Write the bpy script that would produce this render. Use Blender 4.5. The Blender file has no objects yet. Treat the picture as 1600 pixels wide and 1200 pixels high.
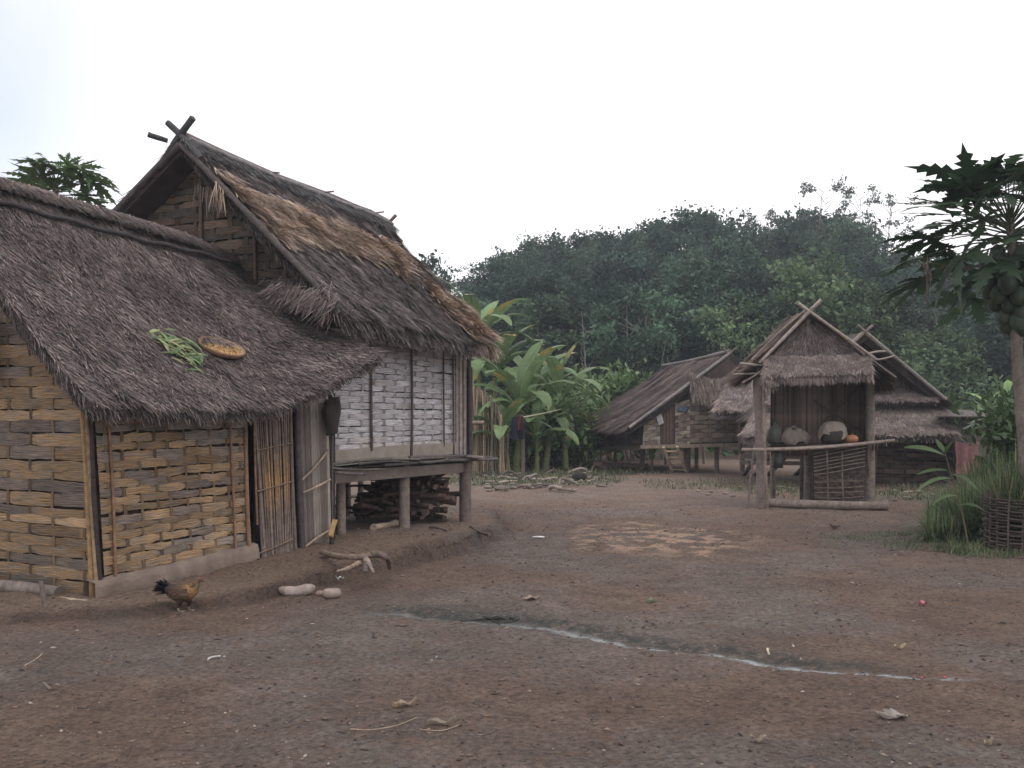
import bpy, math, random
import numpy as np
from mathutils import Vector
random.seed(7); rng = np.random.default_rng(7)
scn = bpy.context.scene; COL = scn.collection
PI = math.pi
# ------------------------------------------------------------------ camera, world, sun
F = 1570.0; HOR = 650.0; CAMZ = 1.6
cam = bpy.data.cameras.new('camera'); co = bpy.data.objects.new('camera', cam); COL.objects.link(co)
co.location = (0, 0, CAMZ); co.rotation_euler = (PI/2, 0, 0)
cam.sensor_width = 36; cam.lens = 36*F/1600; cam.shift_y = (HOR-600)/1600
cam.clip_start = .05; cam.clip_end = 2000
scn.camera = co
scn.render.resolution_x = 1024; scn.render.resolution_y = 768
SUN_EL, SUN_AZ = math.radians(58), math.radians(140)   # azimuth clockwise from +Y
w = bpy.data.worlds.new('World'); scn.world = w; w.use_nodes = True
nt = w.node_tree; nt.nodes.clear(); N = nt.nodes.new; LK = nt.links.new
sky = N('ShaderNodeTexSky'); sky.sky_type = 'NISHITA'; sky.sun_disc = False
sky.sun_elevation = SUN_EL; sky.sun_rotation = SUN_AZ; sky.dust_density = 2.0
bgA = N('ShaderNodeBackground'); bgA.inputs[1].default_value = .15; LK(sky.outputs[0], bgA.inputs[0])
bgB = N('ShaderNodeBackground'); bgB.inputs[0].default_value = (1.0, .975, 1.0, 1); bgB.inputs[1].default_value = 1.16
tc = N('ShaderNodeTexCoord'); nz = N('ShaderNodeTexNoise'); nz.inputs['Scale'].default_value = 2.2; nz.inputs['Detail'].default_value = 6
LK(tc.outputs['Generated'], nz.inputs['Vector'])
# thin patch in the cloud towards the upper left, elsewhere closed cloud
vm = N('ShaderNodeVectorMath'); vm.operation = 'DOT_PRODUCT'
hv = Vector((-.66, 1, .36)).normalized(); vm.inputs[1].default_value = hv
nrm = N('ShaderNodeVectorMath'); nrm.operation = 'NORMALIZE'; LK(tc.outputs['Generated'], nrm.inputs[0]); LK(nrm.outputs[0], vm.inputs[0])
mr = N('ShaderNodeMapRange'); mr.inputs[1].default_value = .968; mr.inputs[2].default_value = 1.0; mr.inputs[3].default_value = 0; mr.inputs[4].default_value = 1.25
LK(vm.outputs['Value'], mr.inputs[0])
m1 = N('ShaderNodeMath'); m1.operation = 'MULTIPLY'; LK(mr.outputs[0], m1.inputs[0]); LK(nz.outputs[0], m1.inputs[1])
m2 = N('ShaderNodeMath'); m2.operation = 'SUBTRACT'; m2.inputs[0].default_value = 1.0; LK(m1.outputs[0], m2.inputs[1]); m2.use_clamp = True
mx = N('ShaderNodeMixShader'); LK(m2.outputs[0], mx.inputs[0]); LK(bgA.outputs[0], mx.inputs[1]); LK(bgB.outputs[0], mx.inputs[2])
wo = N('ShaderNodeOutputWorld'); LK(mx.outputs[0], wo.inputs[0])
sl = bpy.data.lights.new('sun', 'SUN'); sl.energy = .6; sl.angle = math.radians(25); sl.color = (1, .96, .9)
so = bpy.data.objects.new('sun', sl); COL.objects.link(so)
sd = Vector((math.sin(SUN_AZ)*math.cos(SUN_EL), math.cos(SUN_AZ)*math.cos(SUN_EL), math.sin(SUN_EL)))
so.rotation_euler = (-sd).to_track_quat('-Z', 'Y').to_euler(); so.location = sd*60
vs = scn.view_settings; vs.view_transform = 'Standard'; vs.look = 'None'; vs.exposure = .3; vs.gamma = 1

# ------------------------------------------------------------------ frames and projection helpers
AX = math.atan(.573); DX, DY = math.sin(AX), math.cos(AX)      # the huts on the left run along (DX, DY)
def L(u, v, z): return np.array((u*DX+v*DY, u*DY-v*DX, z))      # u along the huts, v towards the yard
def ray(px, py): return np.array(((px-800)/F, 1.0, (HOR-py)/F))
O0 = np.array((0, 0, CAMZ))
def PV(px, py, v): r = ray(px, py); return O0 + r*(v/(r[0]*DY-r[1]*DX))
def PU(px, py, u): r = ray(px, py); return O0 + r*(u/(r[0]*DX+r[1]*DY))
def PY(px, py, Y): return O0 + ray(px, py)*Y
def PG(px, py, z=0.): r = ray(px, py); return O0 + r*((z-CAMZ)/r[2])
A3 = lambda *p: np.array(p, float)

# ------------------------------------------------------------------ numpy noise
def _h(i, j, s): 
    n = (i.astype(np.int64)*374761393 + j.astype(np.int64)*668265263 + s*974634777) & 0xffffffff
    n = ((n ^ (n >> 13))*1274126177) & 0xffffffff
    return ((n ^ (n >> 16)) & 0xffff)/65535.0
def vnoise(x, y, s=0):
    x = np.asarray(x, float); y = np.asarray(y, float); i = np.floor(x); j = np.floor(y); f = x-i; g = y-j
    f = f*f*(3-2*f); g = g*g*(3-2*g)
    return (_h(i, j, s)*(1-f)+_h(i+1, j, s)*f)*(1-g)+(_h(i, j+1, s)*(1-f)+_h(i+1, j+1, s)*f)*g
def fbm(x, y, o=4, s=0):
    t = 0; a = .5
    for k in range(o): t = t+a*vnoise(x*2**k+k*7.3, y*2**k-k*3.1, s+k); a *= .5
    return t/(1-.5**o)
def sstep(a, b, x): t = np.clip((x-a)/(b-a), 0, 1); return t*t*(3-2*t)

# ------------------------------------------------------------------ materials
def material(name, kind='plain', rough=.85, n1=8., a1=.35, bump=.3, bs=40., spec=.2):
    m = bpy.data.materials.new(name); m.use_nodes = True; t = m.node_tree; b = t.nodes['Principled BSDF']
    b.inputs['Roughness'].default_value = rough; b.inputs['Specular IOR Level'].default_value = spec
    at = t.nodes.new('ShaderNodeAttribute'); at.attribute_name = 'Col'
    tc = t.nodes.new('ShaderNodeTexCoord'); vec = tc.outputs['Object']
    if kind == 'fibre':
        mp = t.nodes.new('ShaderNodeMapping'); mp.inputs['Scale'].default_value = (1.6, 46, 1); t.links.new(tc.outputs['UV'], mp.inputs[0]); vec = mp.outputs[0]
    nz = t.nodes.new('ShaderNodeTexNoise'); nz.inputs['Scale'].default_value = n1; nz.inputs['Detail'].default_value = 7; nz.inputs['Roughness'].default_value = .62
    t.links.new(vec, nz.inputs['Vector'])
    mr = t.nodes.new('ShaderNodeMapRange'); mr.inputs[1].default_value = .3; mr.inputs[2].default_value = .7; mr.inputs[3].default_value = 1-a1; mr.inputs[4].default_value = 1+a1
    t.links.new(nz.outputs[0], mr.inputs[0])
    vm = t.nodes.new('ShaderNodeVectorMath'); vm.operation = 'SCALE'; t.links.new(at.outputs[0], vm.inputs[0]); t.links.new(mr.outputs[0], vm.inputs['Scale'])
    col = vm.outputs[0]
    if kind == 'fibre':   # weathered grey blotches on split bamboo
        n3 = t.nodes.new('ShaderNodeTexNoise'); n3.inputs['Scale'].default_value = 3.2; n3.inputs['Detail'].default_value = 6; n3.inputs['Roughness'].default_value = .65; mp2 = t.nodes.new('ShaderNodeMapping'); mp2.inputs['Scale'].default_value = (1.1, 9, 1); t.links.new(tc.outputs['UV'], mp2.inputs[0]); t.links.new(mp2.outputs[0], n3.inputs['Vector'])
        r3 = t.nodes.new('ShaderNodeMapRange'); r3.inputs[1].default_value = .45; r3.inputs[2].default_value = .60; r3.inputs[4].default_value = .85; t.links.new(n3.outputs[0], r3.inputs[0])
        hs = t.nodes.new('ShaderNodeHueSaturation'); hs.inputs['Saturation'].default_value = .5; hs.inputs['Value'].default_value = .74; t.links.new(col, hs.inputs['Color'])
        mxx = t.nodes.new('ShaderNodeMix'); mxx.data_type = 'RGBA'; t.links.new(r3.outputs[0], mxx.inputs[0]); t.links.new(col, mxx.inputs[6]); t.links.new(hs.outputs[0], mxx.inputs[7]); col = mxx.outputs[2]
    t.links.new(col, b.inputs['Base Color'])
    if bump:
        n2 = t.nodes.new('ShaderNodeTexNoise'); n2.inputs['Scale'].default_value = bs if kind != 'fibre' else n1; n2.inputs['Detail'].default_value = 6; t.links.new(vec, n2.inputs['Vector'])
        bp = t.nodes.new('ShaderNodeBump'); bp.inputs['Strength'].default_value = bump; bp.inputs['Distance'].default_value = .02
        t.links.new(n2.outputs[0], bp.inputs['Height']); t.links.new(bp.outputs[0], b.inputs['Normal'])
    if name == 'forest_leaf':
        oi = t.nodes.new('ShaderNodeObjectInfo'); rr = t.nodes.new('ShaderNodeMapRange'); rr.inputs[3].default_value = .45; rr.inputs[4].default_value = 1.75; t.links.new(oi.outputs['Random'], rr.inputs[0]); v2 = t.nodes.new('ShaderNodeVectorMath'); v2.operation = 'SCALE'; t.links.new(col, v2.inputs[0]); t.links.new(rr.outputs[0], v2.inputs['Scale']); col = v2.outputs[0]; t.links.new(col, b.inputs['Base Color'])
    if kind == 'leaf':
        tr = t.nodes.new('ShaderNodeBsdfTranslucent'); t.links.new(col, tr.inputs[0]); ms = t.nodes.new('ShaderNodeMixShader'); ms.inputs[0].default_value = .3
        t.links.new(b.outputs[0], ms.inputs[1]); t.links.new(tr.outputs[0], ms.inputs[2]); t.links.new(ms.outputs[0], t.nodes['Material Output'].inputs[0])
    return m
M = dict(thatch=material('dry_grass_thatch', n1=5, a1=.3, bump=.6, bs=55, spec=.1),
         weave=material('split_bamboo', 'fibre', n1=3, a1=.62, bump=.7, spec=.15),
         wood=material('weathered_wood', n1=14, a1=.35, bump=.5, bs=45),
         mud=material('dried_mud', n1=5, a1=.22, bump=.5, bs=22),
         leaf=material('green_leaf', 'leaf', rough=.5, n1=3, a1=.25, bump=0, spec=.35),
         forest=material('forest_leaf', 'leaf', rough=.65, n1=.35, a1=.3, bump=0, spec=.2),
         stone=material('stone', n1=18, a1=.2, bump=.4, bs=40),
         cloth=material('cloth', n1=12, a1=.2, bump=.3, bs=60, rough=.95),
         feather=material('feather', n1=45, a1=.45, bump=.4, bs=90),
         skin=material('fruit_skin', n1=10, a1=.18, bump=.1, rough=.5, spec=.35))

# ------------------------------------------------------------------ mesh builder
def nrmz(a): return a/np.maximum(np.linalg.norm(a, axis=-1, keepdims=True), 1e-9)
class MB:
    def __init__(s): s.v = []; s.f = {3: [], 4: []}; s.c = []; s.uv = []; s.n = 0; s.ng = []
    def add(s, v, f, c, uv=None):
        v = np.asarray(v, float).reshape(-1, 3); k = len(v)
        c = np.broadcast_to(np.asarray(c, float), (k, 3))
        s.v.append(v); s.c.append(c); s.uv.append(np.zeros((k, 2)) if uv is None else np.asarray(uv, float))
        if isinstance(f, dict):
            for kk in f: s.f[kk].append(np.asarray(f[kk])+s.n)
        else:
            f = np.asarray(f); s.f[f.shape[1]].append(f+s.n)
        s.n += k; return s
    def grid(s, P, c, uv=None, closeU=False, flip=False):
        P = np.asarray(P, float); a, b = P.shape[:2]
        I = np.arange(a*b).reshape(a, b)
        if closeU: I = np.concatenate([I, I[:, :1]], 1)
        q = np.stack([I[:-1, :-1], I[1:, :-1], I[1:, 1:], I[:-1, 1:]], -1).reshape(-1, 4)
        if flip: q = q[:, ::-1]
        c = np.asarray(c, float)
        if c.ndim == 3: c = c.reshape(-1, 3)
        if uv is not None: uv = np.asarray(uv).reshape(-1, 2)
        return s.add(P.reshape(-1, 3), q, c, uv)
    def tube(s, pts, rad, c, k=8, caps=True, wob=0., flat=1.0):
        pts = np.array(pts, float); n = len(pts); rad = np.broadcast_to(np.asarray(rad, float), (n,)).copy()
        T = nrmz(np.gradient(pts, axis=0)); ref = np.array((0, 0, 1.)) if abs(T[:, 2]).mean() < .8 else np.array((1., 0, 0))
        X = nrmz(np.cross(T, ref)); Y = np.cross(X, T)
        th = np.linspace(0, 2*PI, k, endpoint=False)
        r = rad[:, None]*(1+wob*(rng.random((n, k))-.5)*2)
        P = pts[:, None]+X[:, None]*(np.cos(th)*r)[..., None]+Y[:, None]*(np.sin(th)*r*flat)[..., None]
        ln = np.r_[0, np.cumsum(np.linalg.norm(np.diff(pts, axis=0), axis=1))]
        uv = np.stack([np.repeat(ln[:, None], k, 1), np.repeat((th/(2*PI))[None]*2*PI*rad.mean(), n, 0)], -1)
        if np.asarray(c).ndim == 2: c = np.repeat(np.asarray(c)[:, None], k, 1)
        s.grid(P, c, uv, closeU=True)
        if caps:
            for e, i in ((0, 0), (1, n-1)):
                ring = P[i]; cc = np.asarray(c)[i, 0] if np.asarray(c).ndim == 3 else c
                v = np.vstack([ring, pts[i]]); m = np.arange(k); f = np.stack([m, (m+1) % k, np.full(k, k)], 1)
                s.add(v, f if e else f[:, ::-1], cc)
        return s
    def box(s, o, ax, c, jit=0.):      # o centre, ax three half-axis vectors
        ax = np.asarray(ax, float); sg = np.array([(x, y, z) for x in (-1, 1) for y in (-1, 1) for z in (-1, 1)])
        v = np.asarray(o)+sg@ax
        if jit: v = v+(rng.random(v.shape)-.5)*jit
        f = [(0, 1, 3, 2), (4, 6, 7, 5), (0, 4, 5, 1), (2, 3, 7, 6), (0, 2, 6, 4), (1, 5, 7, 3)]
        fl = nrmz(ax)
        for q in f:
            vv = v[list(q)]; e1 = np.linalg.norm(vv[1]-vv[0]); e2 = np.linalg.norm(vv[2]-vv[1])
            uv = [(0, 0), (e1, 0), (e1, e2), (0, e2)] if e1 > e2 else [(0, 0), (0, e1), (e2, e1), (e2, 0)]
            s.add(vv, [(0, 1, 2, 3)], c, uv)
        return s
    def beam(s, a, b, w, t, c, up=(0, 0, 1), jit=0.):
        a = np.asarray(a, float); b = np.asarray(b, float); d = b-a; l = np.linalg.norm(d); d = d/l
        up = np.asarray(up, float); x = nrmz(np.cross(d, up)); y = np.cross(x, d)
        return s.box((a+b)/2, (d*l/2, x*w/2, y*t/2), c, jit)
    def blades(s, P, D, Nn, Ln, W, lift, c, droop=0.):
        P = np.asarray(P, float); n = len(P); D = nrmz(D); Nn = nrmz(Nn); S = nrmz(np.cross(D, Nn))
        Ln = np.broadcast_to(Ln, (n,))[:, None]; W = np.broadcast_to(W, (n,))[:, None]; lift = np.broadcast_to(lift, (n,))[:, None]; droop = np.broadcast_to(droop, (n,))[:, None]
        m = P+D*Ln*.55+Nn*lift*.5; m[:, 2:] -= droop*.3
        e = P+D*Ln+Nn*lift; e[:, 2:] -= droop
        V = np.stack([P-S*W/2, P+S*W/2, m-S*W/2, m+S*W/2, e-S*W*.15, e+S*W*.15], 1).reshape(-1, 3)
        i = np.arange(n)[:, None]*6
        q = np.concatenate([i+np.array([[0, 1, 3, 2]]), i+np.array([[2, 3, 5, 4]])])
        cc = np.repeat(np.broadcast_to(c, (n, 3)), 6, 0)
        return s.add(V, q, cc)
    def leaves(s, P, size, c, asp=.55, up=.0, dirs=None):
        n = len(P); a = nrmz(rng.normal(size=(n, 3))) if dirs is None else nrmz(dirs)
        nn = rng.normal(size=(n, 3)); nn[:, 2] = np.abs(nn[:, 2])+up; b = nrmz(np.cross(nn, a)); z = np.broadcast_to(size, (n,))[:, None]
        V = np.stack([P-a*z*.5, P+b*z*asp*.5, P+a*z*.5, P-b*z*asp*.5], 1).reshape(-1, 3)
        q = np.arange(n*4).reshape(n, 4)
        return s.add(V, q, np.repeat(np.broadcast_to(c, (n, 3)), 4, 0))
    def build(s, name, mat, parent=None, at=None, smooth=False, label=None, cat=None, group=None, kind=None):
        V = np.concatenate(s.v); C = np.concatenate(s.c); UV = np.concatenate(s.uv)
        org = np.zeros(3)
        if parent is not None:
            p = parent
            while p is not None: org = org+np.array(p.location); p = p.parent
        elif at is None:
            org = np.array((V[:, 0].mean(), V[:, 1].mean(), V[:, 2].min()))
        else: org = np.array(at, float)
        V = V-org
        me = bpy.data.meshes.new(name)
        fs = [np.concatenate(s.f[k]) for k in (3, 4) if s.f[k]]
        tot = np.concatenate([np.full(len(f), f.shape[1]) for f in fs]); idx = np.concatenate([f.ravel() for f in fs])
        me.vertices.add(len(V)); me.vertices.foreach_set('co', V.ravel().astype(np.float32))
        me.loops.add(len(idx)); me.loops.foreach_set('vertex_index', idx.astype(np.int32))
        me.polygons.add(len(tot)); me.polygons.foreach_set('loop_start', np.r_[0, np.cumsum(tot)[:-1]].astype(np.int32))
        ca = me.attributes.new('Col', 'FLOAT_COLOR', 'POINT'); ca.data.foreach_set('color', np.c_[C, np.ones(len(C))].ravel().astype(np.float32))
        ul = me.uv_layers.new(name='UVMap'); ul.data.foreach_set('uv', UV[idx].ravel().astype(np.float32))
        me.update(calc_edges=True); me.validate()
        if smooth: me.polygons.foreach_set('use_smooth', np.ones(len(me.polygons), bool))
        me.materials.append(M[mat] if isinstance(mat, str) else mat)
        o = bpy.data.objects.new(name, me); COL.objects.link(o)
        if parent is not None: o.parent = parent
        else: o.location = org
        tag(o, label, cat, group, kind); return o
def tag(o, label=None, cat=None, group=None, kind=None):
    if label: o['label'] = label
    if cat: o['category'] = cat
    if group: o['group'] = group
    if kind: o['kind'] = kind
    return o
def thing(name, loc, label, cat, group=None):
    o = bpy.data.objects.new(name, None); COL.objects.link(o); o.location = tuple(float(x) for x in loc); o.empty_display_size = .2
    return tag(o, label, cat, group)
def dup(root, loc, rz=0, sc=1, label=None, group=None):
    r = root.copy(); COL.objects.link(r); r.location = tuple(float(x) for x in loc); r.rotation_euler = (0, 0, rz); r.scale = sc if isinstance(sc, tuple) else (sc, sc, sc)
    if label: r['label'] = label
    if group: r['group'] = group
    for ch in list(root.children):
        c = ch.copy(); COL.objects.link(c); c.parent = r
        for g in list(ch.children):
            d = g.copy(); COL.objects.link(d); d.parent = c
    return r
def C(*c): return np.array(c, float)
def jitc(c, n, a=.25, t=.05):
    c = np.asarray(c, float); k = 1+(rng.random((n, 1))-.5)*2*a
    return np.clip(c*k*(1+(rng.random((n, 3))-.5)*2*t), .005, .95)
def interp(P, t):
    P = np.asarray(P, float); x = np.linspace(0, 1, len(P)); return np.stack([np.interp(t, x, P[:, i]) for i in range(P.shape[1])], -1)
def curve(P, n):     # catmull-rom through control points
    P = np.asarray(P, float); m = len(P)-1; t = np.linspace(0, m, n); i = np.minimum(t.astype(int), m-1); f = (t-i)[:, None]
    Q = np.vstack([2*P[0]-P[1], P, 2*P[-1]-P[-2]]); a, b, c, d = Q[i], Q[i+1], Q[i+2], Q[i+3]
    return .5*(2*b+(c-a)*f+(2*a-5*b+4*c-d)*f**2+(3*b-a-3*c+d)*f**3)

# ------------------------------------------------------------------ the ground
TE = np.array([PG(*p)[:2] for p in ((-260, 985), (20, 968), (170, 962), (330, 945), (450, 925), (600, 892), (700, 868), (790, 835), (770, 800), (730, 770))])
TEh = np.array([.02, .03, .05, .07, .10, .17, .19, .13, .04, .0])
def polydist(x, y, P, H=None):
    d = np.full(np.shape(x), 1e9); s = np.zeros(np.shape(x)); h = np.zeros(np.shape(x)); T = np.zeros(np.shape(x))
    for i in range(len(P)-1):
        ax, ay = P[i]; bx, by = P[i+1]; ex, ey = bx-ax, by-ay; t = np.clip(((x-ax)*ex+(y-ay)*ey)/(ex*ex+ey*ey), 0, 1)
        qx, qy = x-ax-t*ex, y-ay-t*ey; dd = np.hypot(qx, qy); m = dd < d
        d = np.where(m, dd, d); s = np.where(m, ex*qy-ey*qx, s); T = np.where(m, i+t, T)
        if H is not None: h = np.where(m, H[i]*(1-t)+H[i+1]*t, h)
    return d, s, h, T
def hill(x, y):
    yy = np.minimum(y, 100.); return np.where(y > 40, (yy-40)*.17*sstep(40, 56, y), 0)*sstep(-62, -22, x+.0*y)
RL = np.array([PG(*p)[:2] for p in ((520, 952), (610, 956), (700, 964), (790, 970), (850, 978), (950, 995), (1070, 1012), (1200, 1030), (1300, 1043), (1400, 1053), (1490, 1060), (1620, 1062), (1760, 1064))])
def gz(x, y, fine=True):
    x = np.asarray(x, float); y = np.asarray(y, float)
    d, s, h, T = polydist(x, y, TE, TEh)
    d2 = d+(fbm(x*2.2, y*2.2, 3, 5)-.5)*.24
    ins = np.where(s > 0, d2, -d2); z = h*sstep(-.07, .07, ins)*(y < 20)
    z = z*np.where(T >= 9, 0, 1)
    if fine:
        near = sstep(60, 20, y)
        z = z+near*((fbm(x*.7, y*.7, 3, 1)-.5)*.06+(fbm(x*3.5, y*3.5, 4, 2)-.5)*.035+(fbm(x*13, y*13, 3, 3)-.5)*.026)
        d, s, h, T = polydist(x, y, RL); z = z-.03*np.exp(-(d/.12)**2)*near*sstep(0, 1.5, T)*sstep(12, 9.5, T)
        z = z+np.exp(-((x-5.2)/1.0)**2-((y-21)/2.0)**2)*.0
    return z+hill(x, y)
def G(px, py):       # point of the ground seen at a pixel of the photograph's layout
    z = 0.
    for _ in range(4): p = PG(px, py, z); z = float(gz(p[0], p[1]))
    return p
def mkground():
    def axis(segs):
        a = [segs[0][0]]
        for (lo, hi, st) in segs: a += list(np.arange(lo+st, hi+1e-6, st))
        return np.array(a)
    xs = axis([(-150, -30, 12), (-30, -8, 1.0), (-8, -5.5, .25), (-5.5, 8, .035), (8, 14, .25), (14, 30, 1), (30, 150, 12)])
    ys = axis([(-20, 2, 2), (2, 4, .25), (4, 18, .035), (18, 30, .12), (30, 44, .5), (44, 120, 2), (120, 420, 25)])
    X, Y = np.meshgrid(xs, ys); Z = gz(X, Y)
    Cc = np.zeros(X.shape+(3,))
    a = fbm(X*.9, Y*.9, 5, 11)[..., None]; b = fbm(X*3.1, Y*3.1, 4, 12)[..., None]; c3 = fbm(X*9, Y*9, 4, 13)[..., None]
    br = C(.142, .101, .080); gy = C(.138, .114, .102)
    k = np.clip((a-.36)*3.2, 0, 1); Cc = br*(1-k)+gy*k
    Cc = Cc*(.72+.56*b)*(.8+.4*c3)
    far = sstep(13, 20, Y)[..., None]; Cc = Cc*(1-far*.0)+C(.16, .11, .085)*far*.35
    d, s, h, T = polydist(X, Y, TE, TEh)      # trodden lighter clay on top of the terrace, darker band along the bank below it
    top = ((s > 0)*sstep(.05, .25, d)*sstep(2.2, .6, d)*(Y < 16))[..., None]; Cc = Cc*(1-top*.55)+C(.23, .165, .125)*top*.55
    bank = (np.exp(-((np.where(s > 0, d, -d)+.04)/.13)**2)*(h > .03)*(Y < 17))[..., None]; Cc = Cc*(1-bank*.38)
    wv = sstep(-.6, .9, (X+1.6)*.0+fbm(X*.5+3, Y*.5, 3, 44)-.2)[..., None]; Cc = Cc*(.9+.2*wv)
    me_mask = np.zeros(X.shape+(3,))
    d, s, h, T = polydist(X, Y, RL); sg = np.where(s > 0, d, -d); endf = sstep(.0, 1.3, T)*sstep(10.6, 9.6, T)
    wob = (fbm(X*4, Y*4, 3, 21)-.5)*.12
    me_mask[..., 0] = np.exp(-((sg+wob+.02)/(.03+.02*sstep(6, 3.5, T)))**2)*endf*(.28+.72*sstep(2.8, 4.8, T+wob*8))*(.6+.4*fbm(X*3, Y*3, 2, 8)*1.6)
    me_mask[..., 2] = np.exp(-((sg+wob*1.2-.12)/(.13+.09*sstep(5.5, 3, T)))**2)*endf*sstep(10.5, 7, T)
    px, py = 2.0, 13.2; e = ((X-px)/1.25)**2+((Y-py)/2.0)**2
    me_mask[..., 1] = sstep(1.15, .55, e+ (fbm(X*1.7, Y*1.7, 3, 31)-.5)*1.2)
    b = MB(); b.grid(np.stack([X, Y, Z], -1), Cc, flip=True)
    m = bpy.data.materials.new('bare_earth'); m.use_nodes = True; t = m.node_tree; bs = t.nodes['Principled BSDF']; nn = t.nodes.new; lk = t.links.new
    bs.inputs['Roughness'].default_value = .9; bs.inputs['Specular IOR Level'].default_value = .15
    at = nn('ShaderNodeAttribute'); at.attribute_name = 'Col'; mk = nn('ShaderNodeAttribute'); mk.attribute_name = 'Mask'; sx = nn('ShaderNodeSeparateColor'); lk(mk.outputs[0], sx.inputs[0])
    tc = nn('ShaderNodeTexCoord')
    def noise(sc, det=6, r=.6, scale=None):
        n = nn('ShaderNodeTexNoise'); n.inputs['Scale'].default_value = sc; n.inputs['Detail'].default_value = det; n.inputs['Roughness'].default_value = r
        if scale:
            mp = nn('ShaderNodeMapping'); mp.inputs['Scale'].default_value = scale; lk(tc.outputs['Object'], mp.inputs[0]); lk(mp.outputs[0], n.inputs[0])
        else: lk(tc.outputs['Object'], n.inputs[0])
        return n.outputs[0]
    def rmp(s, a, b_, c=0., d=1.):
        r = nn('ShaderNodeMapRange'); r.inputs[1].default_value = a; r.inputs[2].default_value = b_; r.inputs[3].default_value = c; r.inputs[4].default_value = d; lk(s, r.inputs[0]); return r.outputs[0]
    def mth(op, a, b_):
        r = nn('ShaderNodeMath'); r.operation = op; r.use_clamp = True
        for i, q in enumerate((a, b_)):
            if isinstance(q, (int, float)): r.inputs[i].default_value = q
            else: lk(q, r.inputs[i])
        return r.outputs[0]
    def mix(f, a, b_):
        r = nn('ShaderNodeMix'); r.data_type = 'RGBA'; lk(f, r.inputs[0])
        for i, q in ((6, a), (7, b_)):
            if isinstance(q, tuple): r.inputs[i].default_value = q+(1,)
            else: lk(q, r.inputs[i])
        return r.outputs[2]
    vm = nn('ShaderNodeVectorMath'); vm.operation = 'SCALE'; lk(at.outputs[0], vm.inputs[0]); lk(rmp(noise(26, 8, .7),   .34, .66, .55, 1.5), vm.inputs['Scale'])
    c = vm.outputs[0]
    c = mix(mth('MULTIPLY', rmp(noise(7, 9, .72), .50, .62), .5), c, (.155, .098, .070))          # reddish clods
    c = mix(mth('MULTIPLY', rmp(noise(15, 9, .75, (1, 1.5, 1)), .55, .63), .7), c, (.05, .04, .04))   # dark crumbs
    c = mix(mth('MULTIPLY', rmp(noise(70, 3, .6), .66, .72), .6), c, (.3, .25, .21))             # pale grit
    pt = mth('MULTIPLY', sx.outputs[1], rmp(noise(2.6, 8, .62, (1, 1.15, 1)), .5, .56)); c = mix(mth('MULTIPLY', pt, .9), c, (.36, .25, .185))
    dk = mth('MULTIPLY', sx.outputs[2], rmp(noise(11, 7, .7), .38, .54)); c = mix(mth('MULTIPLY', dk, .85), c, (.042, .052, .048))
    wh = mth('MULTIPLY', sx.outputs[0], rmp(noise(16, 7, .7), .36, .55, .05, 1)); c = mix(wh, c, (.46, .50, .52))
    lk(c, bs.inputs['Base Color'])
    bp = nn('ShaderNodeBump'); bp.inputs['Strength'].default_value = 1.0; bp.inputs['Distance'].default_value = .06; lk(noise(19, 9, .68), bp.inputs['Height'])
    bp2 = nn('ShaderNodeBump'); bp2.inputs['Strength'].default_value = .5; bp2.inputs['Distance'].default_value = .012; lk(noise(85, 5, .65), bp2.inputs['Height']); lk(bp.outputs[0], bp2.inputs['Normal']); lk(bp2.outputs[0], bs.inputs['Normal'])
    o = b.build('ground', m, at=(0, 0, 0), smooth=True, kind='structure')
    a = o.data.attributes.new('Mask', 'FLOAT_COLOR', 'POINT'); a.data.foreach_set('color', np.concatenate([me_mask, np.ones(X.shape+(1,))], -1).ravel().astype(np.float32))
    return o
ground = mkground()

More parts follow.
